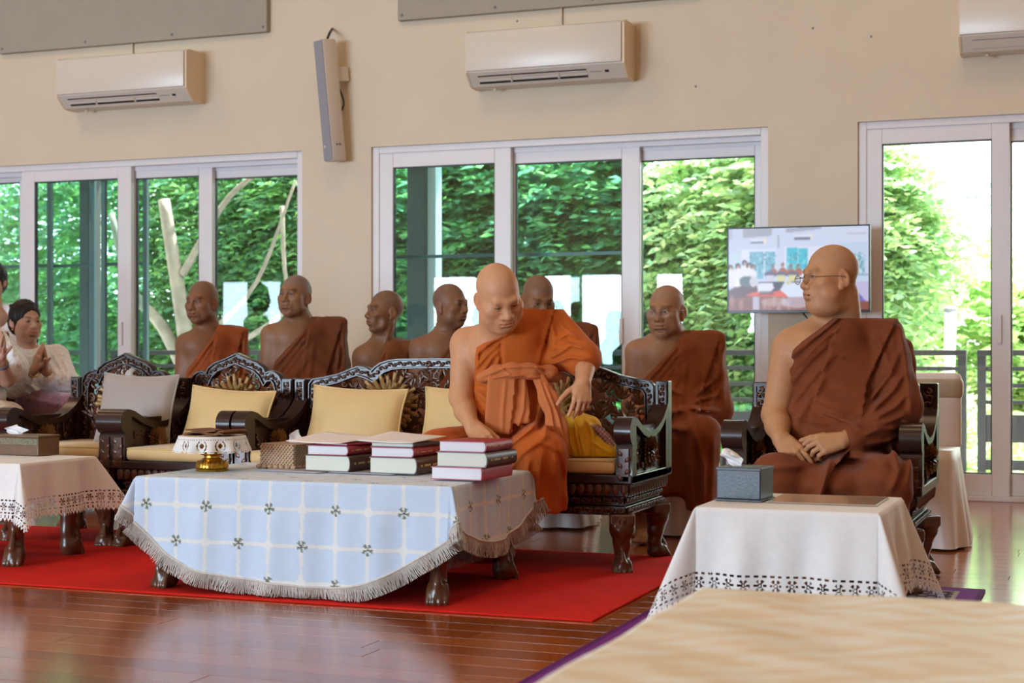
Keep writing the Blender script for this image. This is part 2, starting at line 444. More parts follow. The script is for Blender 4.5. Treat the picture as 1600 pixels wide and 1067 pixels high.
# door 2 (middle): three leaves, room side one at the left
d2 = door(2, *DOORS[1])
leaf(d2, -4.66, -3.69, Y1, ZB, ZT, .115, .105, .13, G_clear)
leaf(d2, -3.80, -2.825, Y2, ZB, ZT - .02, .12, .09, .13, G_clear)
leaf(d2, -2.945, -2.03, Y3, ZB, ZT - .03, .11, .09, .13, G_clear, sr=.06)
# door 1 (left)
d1 = door(1, *DOORS[0])
leaf(d1, -8.85, -7.62, Y3, ZB, ZT, .11, .07, .13, G_clear, sr=.09)
leaf(d1, -7.605, -6.64, Y1, ZB, ZT, .115, .09, .13, G_clear)
leaf(d1, -6.75, -5.995, Y2, ZB, ZT - .01, .11, .08, .13, G_clear)
leaf(d1, -6.12, -5.23, Y3, ZB, ZT - .03, .11, .08, .13, G_clear, sr=.05)
# door 3 (right)
d3 = door(3, *DOORS[2])
leaf(d3, -1.39, -.555, Y1, ZB, ZT, .10, .10, .13, G_clear)
leaf(d3, -.66, .33, Y2, ZB, ZT - .02, .11, .09, .13, G_clear)
leaf(d3, .22, 1.27, Y3, ZB, ZT - .03, .11, .09, .13, G_clear)
# outer folding screens of tinted glass on the balcony side of doors 1 and 2
def screen(x0, x1, y, label):
    o = thing('glass_screen', label, 'screen', (0, 0, 0))
    leaf(o, x0, x1, y, 0, 2.5, .035, .04, .06, G_tint, M_teal, .03, midrail=1.54)
    return o
def sx(px, y): return pY(px, 500, y).x
screen(-8.75, sx(82, 9.93), 9.91, 'teal framed glass screen outside the left door, at its left end')
screen(sx(76, 9.99), sx(150, 9.99), 9.97, 'teal framed glass screen outside the left door, beside the narrow dark post')
screen(sx(160, 9.93), sx(232, 9.93), 9.91, 'teal framed glass screen behind the middle leaf of the left door')
screen(sx(596, 9.93), sx(786, 9.93), 9.91, 'teal framed glass screen outside the middle door, behind its left leaf')
screen(sx(780, 9.99), sx(982, 9.99), 9.97, 'teal framed glass screen outside the middle door, behind its centre leaf')
for d_, x_, y_ in ((d2, pY(971, 515, Y2).x, Y2), (d1, pY(190, 515, Y1).x, Y1), (d3, pY(1562, 515, Y1).x, Y1)):
    MB().box(x_ - .012, x_ + .012, y_ - .016, y_ + .002, .93, 1.10, .004).build('handle', M_white, d_)
# ================================================================ things on the back wall
M_ac = mat('ac_plastic', (.68, .62, .53), .3, noise=.01)
M_acwarmlit = mat('ac_warmlit_plastic', (.76, .60, .42), .35)  # warm light falling on the unit's sides is put into this colour
M_black = mat('black_plastic', (.012, .012, .013), .45, noise=.1)
M_grey = mat('grey_plastic', (.25, .25, .27), .5)
M_steel = mat('steel', (.6, .6, .6), .3, metal=1)
def ac(x0, x1, zb, label, closed=False):
    """wall split unit; zb = bottom of the flat front panel"""
    o = thing('air_conditioner', label, 'air conditioner', ((x0 + x1) / 2, WALL, zb)); w = (x1 - x0) / 2; D = -.24
    prof = [(0, -.085), (-.06, -.09), (-.15, -.085), (-.197, -.044), (D + .005, -.006), (D + .005, .245), (-.205, .265), (0, .265)]
    MB().prism(prof, -w + .014, w - .014, 'x').build('casing', M_ac, o, autos=30)
    for s in (-1, 1):
        p2 = [(0, -.087), (-.06, -.092), (-.15, -.087), (-.20, -.048), (D, -.006), (D, .247), (-.205, .268), (0, .268)]
        MB().prism(p2, s * w - (.014 if s > 0 else 0), s * w + (0 if s > 0 else .014), 'x').build('side_cover', M_acwarmlit, o, autos=30)
    MB().box(-w + .005, w - .018, D - .010, D + .004, .002, .252, .006).build('front_panel', M_ac, o, autos=40)
    # louver recess lies on the sloping chin between (D,-.006) and (-.15,-.085)
    a = Vector((0, D + .005, -.006)); b = Vector((0, -.15, -.085)); t = (b - a).normalized(); nrm = Vector((0, t.z, -t.y))
    if nrm.y > 0: nrm = -nrm
    def P(x, k, h): q = a + t * k + nrm * h; return (x, q.y, q.z)
    def slab(mb, xa, xb, k0, k1, h0, h1):
        V = [P(x, k, h) for x in (xa, xb) for k in (k0, k1) for h in (h0, h1)]
        mb.add(V, [(0, 1, 3, 2), (4, 6, 7, 5), (0, 4, 5, 1), (2, 3, 7, 6), (0, 2, 6, 4), (1, 5, 7, 3)])
    xa, xb = -w * .86, w * .52
    if closed: xa, xb = -w * .86, w * .6
    m1 = MB(); slab(m1, xa, xb, .028, .094, -.02, .0015); m1.build('air_outlet', M_black if not closed else M_grey, o)
    for k in ((.044, .07) if not closed else (.05,)):
        m2 = MB(); slab(m2, xa, xb, k - .006, k + .003, .001, .007)
        if closed: m2 = MB(); slab(m2, xa, xb, .034, .088, .001, .007)
        m2.build('louver', M_ac, o)
    if not closed:
        for x in (-.22 * w * 2, .08 * w * 2):
            m3 = MB(); slab(m3, x - .006, x + .006, .036, .085, .001, .010); m3.build('louver_clip', M_ac, o)
        m4 = MB(); slab(m4, w * .74, w * .79, .044, .062, 0, .003); m4.build('receiver', M_black, o)
        m5 = MB(); slab(m5, w * .55, w * .70, .05, .056, 0, .002); m5.build('control_marks', M_grey, o)
        m6 = MB(); slab(m6, w * .9 - .14, w * .9 - .10, -.01, -.004, 0, .002)
    MB().tube([(-w * .72, -.09, -.09), (-w * .72, -.09, -.105)], .012, 10).build('drain_cap', M_acwarmlit, o)
    return o
ac(-7.088, -6.0, 2.725, 'white air conditioner under the left grey wall panel, above the left door')
ac(-3.902, -2.83, 2.69, 'white air conditioner in the middle of the wall, above the middle glass door')
ac(-.822, .25, 2.705, 'white air conditioner cut by the edge of the photo, louver shut', True)
M_panel = mat('acoustic_board', (.36, .325, .265), .75, noise=.03, nscale=6, bump=.1, bscale=400)
def panel(x0, x1, label):
    o = thing('acoustic_panel', label, 'wall panel', ((x0 + x1) / 2, WALL - .003, 3.105)); w = (x1 - x0) / 2
    MB().box(-w, w, -.045, 0, 0, 1.2, .004).build('board', M_panel, o)
    n = 4 if x1 < -5 else 4
    for i in range(n):
        MB().sphere((-w + .03 + (2 * w - .06) * i / (n - 1), -.046, .035), .011, 8).build('screw', M_grey, o)
panel(-7.75, -5.475, 'grey wall panel with screws along its edge, above the left air conditioner')
panel(-4.474, -2.40, 'grey wall panel with screws, above the middle air conditioner')
M_conduit = mat('conduit', (.66, .56, .44), .5)
for p in ((208, 66), (878, 17)):
    q = pY(p[0], p[1], WALL)
    tag(MB().tube([(q.x, WALL - .012, 3.105), (q.x, WALL - .012, 2.93)], .009, 8).build('pipe_cover', M_conduit),
        'thin cream conduit between the %s grey panel and air conditioner' % ('left' if p[0] < 400 else 'middle'), 'conduit')
for px, py in ((1270, 44), (1361, 57), (808, 33), (1087, 135)):
    q = pY(px, py, WALL); z = q.z
    tag(MB().sphere((q.x, WALL, z), (.008, .006, .008), 8).build('screw_plug', M_grey), None)
for i, o in enumerate([x for x in COL.objects if x.name.startswith('screw_plug')]):
    tag(o, ['tiny dark plug in the bare wall, highest right of the middle air conditioner', 'tiny dark plug in the bare wall, nearest the right edge', 'tiny dark plug just below the middle wall panel', 'tiny dark plug in the bare wall, lower than the middle air conditioner'][i], 'wall plug')
# column loudspeaker
t = thing('column_speaker', 'slim white column loudspeaker leaning out from the wall between the glass doors', 'speaker', (0, 0, 0))
top = pY(499, 62, 9.40); bot = pY(516, 252, 9.46)
ax = (top - bot); Lk = ax.length
q = ax.normalized().to_track_quat('Z', 'Y').to_matrix().to_4x4()
yv = Vector((0, 1, 0)); yv = (yv - ax.normalized() * yv.dot(ax.normalized())).normalized(); xv = yv.cross(ax.normalized())
rot = Matrix.Rotation(R(-26), 3, ax.normalized()); xv = rot @ xv; yv = rot @ yv
Ms = Matrix(((xv.x, yv.x, ax.normalized().x, bot.x), (xv.y, yv.y, ax.normalized().y, bot.y), (xv.z, yv.z, ax.normalized().z, bot.z), (0, 0, 0, 1)))
M_spk = mat('speaker_casing', (.66, .58, .49), .4)
M_grille = mat('speaker_grille', (.30, .30, .33), .6, bump=.3, bscale=500)
MB().box(-.05, .05, -.01, .10, 0, Lk, .006, Ms).build('casing', M_spk, t, autos=40)
MB().box(-.046, .046, -.018, -.008, .006, Lk - .006, .004, Ms).build('grille', M_grille, t)
m = MB(); m.sphere((.052, .03, .11), .006, 8, Ms); m.sphere((.052, .055, .11), .006, 8, Ms); m.build('connector', M_black, t)
MB().sphere((-.02, -.02, .10), (.009, .004, .009), 8, Ms).build('badge', M_white, t)
MB().box(-.02, .03, .09, .20, Lk * .66, Lk * .78, .004, Ms).build('wall_bracket', M_spk, t)
c = MB(); p0 = Ms @ Vector((.03, .09, Lk * .62))
c.tube(bez([p0, pY(531, 140, 9.55), pY(537, 160, 9.58), pY(533, 173, 9.58), pY(524, 173, 9.55)], 6), .006, 6); c.build('cable', M_black, t)
c = MB(); c.tube(bez([Ms @ Vector((.02, .05, Lk)), pY(515, 52, 9.5), pY(519, 45, 9.6)], 6), .009, 6); c.build('cable', M_black, t)
# ---------------------------------------------------------------- television
def tv_picture(nu=168, nv=98):
    """the live picture on the screen: the same hall seen from further back"""
    I = np.zeros((nv, nu, 3)); u, v = np.meshgrid((np.arange(nu) + .5) / nu, (np.arange(nv) + .5) / nv)
    C = lambda *c: np.array(c) / 255.
    X = lambda x: (x - 62) / 1468.
    Yv = lambda y, x=600: (y - (128 - (x - 62) * .026)) / 880.
    I[:] = C(214, 222, 246)
    I -= (.06 * (1 - u))[..., None]
    def rect(x0, y0, x1, y1, c, a=1.):
        m = (u > X(x0)) & (u < X(x1)) & (v > Yv(y0, x0)) & (v < Yv(y1, x0)); I[m] = I[m] * (1 - a) + C(*c) * a
    def ell(x, y, rx, ry, c, a=1.):
        m = ((u - X(x)) / (rx / 1468)) ** 2 + ((v - Yv(y, x)) / (ry / 880)) ** 2 < 1; I[m] = I[m] * (1 - a) + C(*c) * a
    def poly(pts, c):
        p = [(X(x), Yv(y, x)) for x, y in pts]; m = np.zeros_like(u, bool); n = len(p)
        for i in range(n):
            (x0, y0), (x1, y1) = p[i], p[(i + 1) % n]
            cond = ((y0 > v) != (y1 > v)); xi = (x1 - x0) * (v - y0) / ((y1 - y0) or 1e-9) + x0
            m ^= cond & (u < xi)
        I[m] = C(*c)
    poly([(220, 128), (525, 118), (525, 200), (220, 225)], (168, 170, 186)); rect(62, 140, 104, 245, (184, 188, 206))
    poly([(675, 118), (1045, 104), (1045, 128), (675, 168)], (168, 170, 186))
    rect(300, 238, 440, 270, (225, 228, 246)); rect(300, 266, 440, 286, (120, 124, 150)); rect(440, 225, 462, 285, (240, 226, 206))
    rect(765, 190, 930, 220, (226, 228, 246)); rect(765, 216, 925, 240, (110, 114, 140)); rect(928, 180, 948, 238, (242, 226, 204))
    rect(1300, 165, 1500, 190, (190, 196, 220)); rect(582, 195, 604, 330, (170, 168, 186))
    rect(200, 352, 570, 660, (222, 226, 248)); rect(655, 315, 1190, 640, (224, 226, 248))
    for a, b in ((285, 365), (372, 440), (452, 560)): rect(a, 372, b, 655, (120, 178, 206))
    for a, b in ((680, 792), (806, 900)): rect(a, 330, b, 560, (66, 190, 214))
    rect(1215, 265, 1510, 690, (196, 214, 238)); rect(70, 385, 190, 560, (196, 214, 230))
    rg = np.random.default_rng(3)
    for i in range(260):
        x = rg.choice([rg.uniform(290, 560), rg.uniform(680, 900), rg.uniform(1380, 1480)]); y = rg.uniform(380, 600)
        ell(x, y, rg.uniform(5, 14), rg.uniform(5, 16), [(60, 120, 140), (150, 214, 214), (220, 244, 250), (80, 150, 150)][rg.integers(4)], .6)
    rect(1340, 600, 1530, 620, (120, 130, 150), .5)
    poly([(62, 800), (300, 790), (800, 770), (1530, 800), (1530, 1010), (62, 1010)], (140, 76, 58)); rect(1370, 680, 1530, 880, (196, 190, 226))
    poly([(62, 790), (200, 720), (360, 720), (380, 800), (250, 850), (62, 880)], (96, 58, 62))
    for x in range(100, 800, 50): ell(x, rg.uniform(890, 980), 22, 60, [(186, 140, 120), (110, 60, 46), (200, 180, 200)][rg.integers(3)], .5)
    rect(320, 850, 390, 990, (206, 214, 246), .75); ell(560, 900, 150, 45, (196, 172, 160), .55); ell(800, 900, 180, 60, (196, 186, 206), .7)
    for x, y, s in ((85, 620, 1.2), (165, 600, 1.1), (235, 560, 1.), (285, 590, 1.1), (325, 600, .9)):
        ell(x, y - 70, 26 * s, 30 * s, (50, 42, 48)); ell(x + 5, y - 62, 17 * s, 22 * s, (196, 156, 140)); ell(x, y + 20, 46 * s, 66 * s, (232, 228, 240))
    ell(160, 710, 46, 40, (240, 238, 244)); ell(270, 690, 90, 60, (92, 104, 110)); ell(330, 690, 40, 60, (206, 200, 210)); ell(95, 700, 45, 50, (226, 224, 236))
    for x, y in ((540, 560), (640, 545), (725, 555), (805, 550)):
        ell(x, y + 34, 42, 42, (176, 92, 62)); ell(x, y - 38, 15, 22, (150, 98, 80))
    for x, c in ((505, (206, 204, 222)), (625, (216, 210, 150)), (745, (216, 210, 150))):
        ell(x, 610, 60, 32, (96, 92, 120)); rect(x - 45, 618, x + 42, 690, c)
    rect(385, 690, 820, 790, (62, 54, 76))
    poly([(250, 838), (330, 800), (640, 780), (700, 850)], (226, 84, 52))
    poly([(392, 700), (535, 700), (552, 760), (500, 806), (374, 806)], (224, 224, 244))
    poly([(660, 690), (860, 690), (860, 845), (690, 845), (612, 770)], (216, 224, 246)); rect(395, 795, 540, 830, (60, 50, 60), .6)
    ell(695, 700, 20, 12, (206, 186, 90)); poly([(1365, 880), (1410, 780), (1500, 880)], (120, 104, 196))
    k = np.array([.25, .5, .25]); 
    for c in range(3):
        J = np.pad(I[..., c], 1, 'edge'); J = J[:-2] * .25 + J[1:-1] * .5 + J[2:] * .25; I[..., c] = J[:, :-2] * .25 + J[:, 1:-1] * .5 + J[:, 2:] * .25
    I = np.clip(I, 0, 1)
    return np.where(I <= .04045, I / 12.92, ((I + .055) / 1.055) ** 2.4)
t = thing('television', 'flat television on a wall bracket showing the hall live, behind the monk in glasses', 'television', (-1.742, 9.33, 1.372), R(1.5))
TW, THt = .848, .516
MB().box(-TW / 2, TW / 2, 0, .045, -THt / 2, THt / 2, .006).build('casing', M_black, t, autos=40)
bz = MB(); e = .009
for bx in ((-TW / 2, TW / 2, THt / 2 - e, THt / 2), (-TW / 2, TW / 2, -THt / 2, -THt / 2 + .016), (-TW / 2, -TW / 2 + e, -THt / 2, THt / 2), (TW / 2 - e, TW / 2, -THt / 2, THt / 2)):
    bz.box(bx[0], bx[1], -.006, .004, bx[2], bx[3], .002)
bz.build('bezel', mat('tv_bezel', (.03, .04, .06), .25), t)
M_tv = mat('tv_screen', rough=.25, attr=True, emit=.72)
for l_ in list(M_tv.node_tree.nodes['Principled BSDF'].inputs['Base Color'].links): M_tv.node_tree.links.remove(l_)
M_tv.node_tree.nodes['Principled BSDF'].inputs['Base Color'].default_value = (.01, .01, .01, 1)
pic = tv_picture(); nv, nu = pic.shape[:2]
uu = np.linspace(-TW / 2 + e, TW / 2 - e, nu); vv = np.linspace(THt / 2 - e, -THt / 2 + .016, nv)
Vx = np.stack([np.tile(uu, nv), np.full(nu * nv, -.002), np.repeat(vv, nu)], 1)
ii, jj = np.meshgrid(np.arange(nu - 1), np.arange(nv - 1)); k = (jj * nu + ii).ravel()
np_mesh('screen', Vx, np.stack([k, k + nu, k + nu + 1, k + 1], 1), M_tv, t, False, pic.reshape(-1, 3))
MB().box(-.10, .10, .045, .27, -.12, .12, .005).build('wall_bracket', M_black, t)
MB().tube(bez([(.02, .03, -.25), (.06, .06, -.30), (.12, .1, -.34), (.2, .2, -.36)], 6), .005, 6).build('cable', M_black, t)
# ================================================================ balcony, railing, posts
M_deck = mat('balcony_deck', (.62, .62, .66), .6, noise=.2, nscale=4)
M_rail = mat('railing_paint', (.03, .03, .035), .5, noise=.1)
M_post = mat('dark_column', (.045, .05, .06), .6, noise=.1)
deck = MB().box(-14, 7, WALL + .2, 11.5, -.25, -.02).build('floor_balcony', M_deck); tag(deck, kind='structure')
def rail_run(x0, x1, label):
    o = thing('balcony_railing', label, 'railing', ((x0 + x1) / 2, 11.25, -.02)); w = (x1 - x0) / 2
    MB().box(-w, w, -.035, .035, .875, .915, .004).build('handrail', M_rail, o)
    for z in (.785, .67, .555): MB().box(-w, w, -.012, .012, z - .014, z + .014).build('rail', M_rail, o)
    MB().box(-w, w, -.015, .015, .28, .47).build('board', M_rail, o)
    MB().box(-w, w, -.015, .015, .09, .16).build('board', M_rail, o)
    for x in (-w + .03, w - .03, 0): MB().box(x - .028, x + .028, -.03, .03, 0, .875).build('post', M_rail, o)
rail_run(-11.0, -8.0, 'dark slatted balcony railing left of the dark column, behind the woman in lace')
rail_run(-7.94, -5.04, 'dark slatted balcony railing outside the left door, behind the two monks')
rail_run(-4.78, -.93, 'dark slatted balcony railing outside the middle door')
rail_run(-.86, 3.2, 'dark slatted balcony railing outside the right door, right of the double post')
M_postb = mat('pale_column', (.45, .48, .56), .5)
def column(x0, x1, y, label, pale=0):
    o = thing('balcony_post', label, 'post', ((x0 + x1) / 2, y, -.02)); w = (x1 - x0) / 2
    MB().box(-w, w - pale, -.08, .08, 0, 4.6, .005).build('column', M_post, o)
    if pale: MB().box(w - pale, w, -.06, .06, 0, 4.6, .004).build('side_strip', M_postb, o)
column(-5.03, -4.80, 11.0, 'dark square balcony post with pale side strip, behind left leaf of middle door', .07)
column(-8.03, -7.93, 11.0, 'narrow dark balcony post outside the left door, near the woman in lace')
MB_roof = MB().box(-14, 7, WALL + .2, 11.7, 3.6, 3.75); tag(MB_roof.build('roof_balcony', M_ceil), kind='structure')
# ================================================================ garden
M_ground = mat('garden_ground', (.10, .13, .04), .9, noise=.4, nscale=2)
tag(MB().box(-45, 30, 11.5, 60, -2.7, -2.5).build('ground_garden', M_ground), kind='structure')
M_bark = mat('bark', (.32, .28, .23), .85, noise=.3, nscale=8, bump=.4, bscale=30)
M_leaf = mat('leaf', rough=.3, attr=True, trans=.55, spec=.9)
def leaves(name, parent, P, T, Lf, W, cols, rng, pairs=6, span=.5, droop=.35):
    """pinnate twigs: P twig starts, T twig directions"""
    n = len(P); T = T / np.linalg.norm(T, axis=1, keepdims=True)
    k = np.linspace(.15, 1, pairs)
    A = P[:, None] + T[:, None] * (k * span)[None, :, None]; A[..., 2] -= droop * span * (k ** 2)[None]
    up = np.array([0, 0, 1.]); S = np.cross(T, up); S /= np.linalg.norm(S, axis=1, keepdims=True) + 1e-6
    out = []; cl = []
    for sgn in (-1, 1):
        D = S[:, None] * sgn + T[:, None] * .6 + rng.normal(0, .25, (n, pairs, 3)); D[..., 2] -= .25; D /= np.linalg.norm(D, axis=2, keepdims=True)
        N = np.cross(D, T[:, None] + rng.normal(0, .3, (n, pairs, 3))); N /= np.linalg.norm(N, axis=2, keepdims=True) + 1e-6
        B = np.cross(N, D); l = Lf * .58 * rng.uniform(.7, 1.25, (n, pairs, 1)); wd = W * .58 * rng.uniform(.8, 1.2, (n, pairs, 1))
        a = A; b = A + D * l * .45 + B * wd + N * l * .06; c = A + D * l - N * l * .1; d = A + D * l * .45 - B * wd + N * l * .06
        out.append(np.stack([a, b, c, d], 2).reshape(-1, 3))
        ci = cols[rng.integers(0, len(cols), n)][:, None] * rng.uniform(.75, 1.3, (n, pairs, 1))
        cl.append(np.repeat(ci.reshape(-1, 3), 4, axis=0))
    V = np.concatenate(out); C = np.clip(np.concatenate(cl) * 1.5, 0, .9); haze_ = .55 if cols.max() > .6 else .28; C = C * (1 - haze_) + np.array([.62, .72, .55] if haze_ > .5 else [.42, .55, .44]) * haze_  # pale mix puts haze and glare into the leaf colour
    F4 = np.arange(len(V), dtype=np.int32).reshape(-1, 4)
    o = np_mesh(name, V, F4, M_leaf, parent, False, C); tag(o, kind='stuff'); return o
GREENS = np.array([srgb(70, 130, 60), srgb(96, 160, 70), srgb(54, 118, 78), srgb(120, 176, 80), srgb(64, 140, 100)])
LIGHTG = 1.25 * np.array([srgb(150, 190, 80), srgb(176, 205, 100), srgb(120, 176, 84), srgb(196, 200, 110), srgb(140, 190, 110)])  # overexposed sunlight is put into these lighter greens
def tree(label, x, y, crowns, ntw, leaf=(.16, .035), cols=GREENS, trunk=((0, 0, -2.5), (0, 0, 1)), tr=.12, branches=(), seed=0, pairs=6, span=.5):
    rng = np.random.default_rng(seed)
    o = thing('garden_tree', label, 'tree', (x, y, -2.5))
    P = []; T = []
    for (cx, cy, cz, rx, ry, rz, f) in crowns:
        n = int(ntw * f * 2.0); d = rng.normal(0, 1, (n, 3)); d /= np.linalg.norm(d, axis=1, keepdims=True)
        r = rng.uniform(.35, 1, (n, 1)) ** .5
        P.append(np.array([cx, cy, cz + 2.5]) + d * r * np.array([rx, ry, rz])); T.append(d * [1, 1, .5] + rng.normal(0, .4, (n, 3)) + [0, 0, .1])
    P = np.concatenate(P); T = np.concatenate(T)
    leaves('foliage', o, P, T, leaf[0], leaf[1], cols, rng, pairs, span)
    b = MB(); pts = bez([(p[0], p[1], p[2] + 2.5) for p in trunk], 5)
    b.tube(pts, list(np.linspace(tr, tr * .55, len(pts))), 9)
    for br in branches:
        pts = bez([(p[0], p[1], p[2] + 2.5) for p in br[1]], 5); b.tube(pts, list(np.linspace(br[0], br[0] * .4, len(pts))), 7)
    b.build('trunk', M_bark, o, smooth=True)
    return o
tree('leafy tree filling the view through the left door, at its left side', -9.7, 14.2, [(0, 0, 1.7, 1.7, .9, 2.0, 1.0), (-1.2, .5, .4, 1.3, .8, 1.2, .5)], 1500, (.17, .045), trunk=[(0, 0, -2.5), (.1, 0, -.5), (-.1, 0, 1.5)], seed=1)
tree('pale forked trunk tree seen through the centre leaf of the left door', -8.35, 12.5, [(.5, 1.5, 2.3, 1.6, .8, 1.1, 1.0), (.2, 1.5, .8, 1.2, .6, .8, .4)], 1150, (.15, .035),
     trunk=[(.55, 0, -2.5), (.42, 0, 0), (.35, 0, .9), (.25, 0, 1.5), (.1, 0, 2.3)], tr=.10,
     branches=[(.075, [(.42, 0, .55), (.1, 0, 1.1), (-.3, .05, 1.5), (-.55, .1, 2.2)]), (.04, [(.3, 0, 1.6), (.8, 0, 2.3), (1.3, 0, 2.6)]), (.028, [(.6, -.1, 1.0), (1.2, -.2, 1.5), (1.6, -.2, 2.4)])], seed=2)
tree('feathery leaved tree with bare hanging twigs, right leaf of the left door', -7.0, 13.3, [(.1, .6, 2.2, 1.2, .6, 1.0, 1.0), (.2, .8, .9, 1.1, .5, .8, .35)], 1300, (.19, .04), trunk=[(.9, .3, -2.5), (.8, .3, .5), (.3, .2, 2)], tr=.07,
     branches=[(.022, [(0, -.8, 2.2), (.05, -.8, 1.5), (.25, -.8, 1.2), (.3, -.8, .7)]), (.02, [(.35, -.8, 2.3), (.33, -.8, 1.3), (.42, -.8, .9)]), (.03, [(-.6, -.7, .9), (.1, -.8, 1.3), (.6, -.8, 1.9)])], seed=3)
tree('dark green tree with long fern like leaves behind the left leaf of the middle door', -5.4, 14.6, [(.2, 0, 1.9, 1.3, .8, 1.3, 1.0), (0, .5, .2, 1.0, .6, .9, .4)], 1500, (.21, .045), GREENS * .8, trunk=[(0, 0, -2.5), (.1, 0, 0), (.3, 0, 1.8)], seed=4, pairs=8, span=.7)
tree('mid green bushy tree behind the centre leaf of the middle door', -3.9, 14.8, [(0, 0, 2.1, 1.2, .8, 1.0, 1.0), (-.2, .5, .6, 1.0, .7, .5, .3)], 1500, (.18, .05), trunk=[(-.55, 0, -2.5), (-.55, 0, 1), (-.45, 0, 2.4)], tr=.10,
     branches=[(.05, [(-.55, 0, 1), (-.1, 0, 1.6), (.5, 0, 2.1)]), (.03, [(0, -.3, .4), (.1, -.3, 1.0), (.3, -.3, 1.7)])], seed=5)
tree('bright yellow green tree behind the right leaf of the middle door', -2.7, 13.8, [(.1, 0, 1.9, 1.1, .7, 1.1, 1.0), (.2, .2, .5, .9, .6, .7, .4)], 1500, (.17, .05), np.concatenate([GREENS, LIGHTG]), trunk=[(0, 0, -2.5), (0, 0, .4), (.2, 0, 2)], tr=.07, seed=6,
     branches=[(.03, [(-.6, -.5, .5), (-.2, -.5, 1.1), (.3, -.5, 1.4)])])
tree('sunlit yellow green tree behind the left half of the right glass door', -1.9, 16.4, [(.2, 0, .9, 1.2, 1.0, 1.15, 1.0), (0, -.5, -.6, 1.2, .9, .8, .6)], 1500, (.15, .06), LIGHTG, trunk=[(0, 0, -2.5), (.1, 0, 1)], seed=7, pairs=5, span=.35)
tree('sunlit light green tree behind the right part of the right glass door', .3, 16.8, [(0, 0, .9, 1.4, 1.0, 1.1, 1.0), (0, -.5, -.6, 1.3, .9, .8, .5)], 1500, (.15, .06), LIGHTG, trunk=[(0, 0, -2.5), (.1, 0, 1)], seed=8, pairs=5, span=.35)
tree('blue green tree standing left in the view of the right glass door', -3.0, 17.4, [(.1, 0, 1.3, .85, .7, 1.2, 1.0)], 900, (.16, .06), GREENS * 1.15, trunk=[(0, 0, -2.5), (.1, 0, 1)], seed=9, pairs=5, span=.4)
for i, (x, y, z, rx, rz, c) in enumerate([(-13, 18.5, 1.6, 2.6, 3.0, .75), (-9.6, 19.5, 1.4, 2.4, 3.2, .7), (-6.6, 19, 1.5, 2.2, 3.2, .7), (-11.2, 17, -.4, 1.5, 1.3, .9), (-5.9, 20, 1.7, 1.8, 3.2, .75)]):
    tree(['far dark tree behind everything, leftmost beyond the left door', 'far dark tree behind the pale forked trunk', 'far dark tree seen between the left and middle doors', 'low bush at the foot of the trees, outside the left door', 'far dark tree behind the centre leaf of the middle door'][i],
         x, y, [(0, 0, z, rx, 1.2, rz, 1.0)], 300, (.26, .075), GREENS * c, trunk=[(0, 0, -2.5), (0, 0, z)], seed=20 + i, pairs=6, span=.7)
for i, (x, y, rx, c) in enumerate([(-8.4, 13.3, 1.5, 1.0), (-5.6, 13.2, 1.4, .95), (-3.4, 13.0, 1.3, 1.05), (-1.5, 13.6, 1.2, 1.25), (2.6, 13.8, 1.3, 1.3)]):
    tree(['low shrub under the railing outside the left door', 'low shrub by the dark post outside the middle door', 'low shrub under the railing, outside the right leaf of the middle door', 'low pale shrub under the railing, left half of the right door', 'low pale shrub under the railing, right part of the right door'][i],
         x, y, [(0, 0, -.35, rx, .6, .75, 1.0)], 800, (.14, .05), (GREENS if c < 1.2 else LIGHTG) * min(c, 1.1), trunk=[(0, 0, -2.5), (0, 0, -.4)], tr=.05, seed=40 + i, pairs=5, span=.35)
# palm beyond the sunlit trees
def palm(x, y, ztop, label, seed, s=1.):
    o = thing('palm_tree', label, 'palm', (x, y, -2.5)); rng = np.random.default_rng(seed); V = []; Fc = []; C = []
    for k in range(13):
        a = k * 2.4 + rng.uniform(-.2, .2); el = rng.uniform(.2, 1.1); L = 1.5 * s
        pts = [np.array([math.cos(a) * L * t * math.cos(el * (1 - .5 * t)), math.sin(a) * L * t * math.cos(el * (1 - .5 * t)), ztop + 2.5 + L * (t * math.sin(el) - .75 * t * t)]) for t in np.linspace(0, 1, 15)]
        for i in range(1, 15):
            d = pts[i] - pts[i - 1]; d /= np.linalg.norm(d); sd = np.cross(d, [0, 0, 1]); sd /= np.linalg.norm(sd)
            for sg in (-1, 1):
                l = .42 * s * math.sin(math.pi * min(.95, .15 + i / 16)); tip = pts[i] + (sd * sg * .8 + d * .6 - np.array([0, 0, .45])) * l
                n = len(V); V += [pts[i], pts[i] + d * .05, tip]; Fc.append((n, n + 1, n + 2)); C += [srgb(120, 190, 130)] * 3
    f = np_mesh('fronds', V, Fc, M_leaf, o, False, np.array(C)); tag(f, kind='stuff')
    MB().tube([(0, 0, 0), (0, 0, ztop + 2.5)], [.12, .08], 9).build('trunk', M_bark, o, smooth=True)
palm(-2.0, 19.5, 2.6, 'palm rising above the sunlit trees beyond the right door', 5, 1.0)
palm(.9, 22, 3.0, 'palm at the far right beyond the right door', 6, .9)
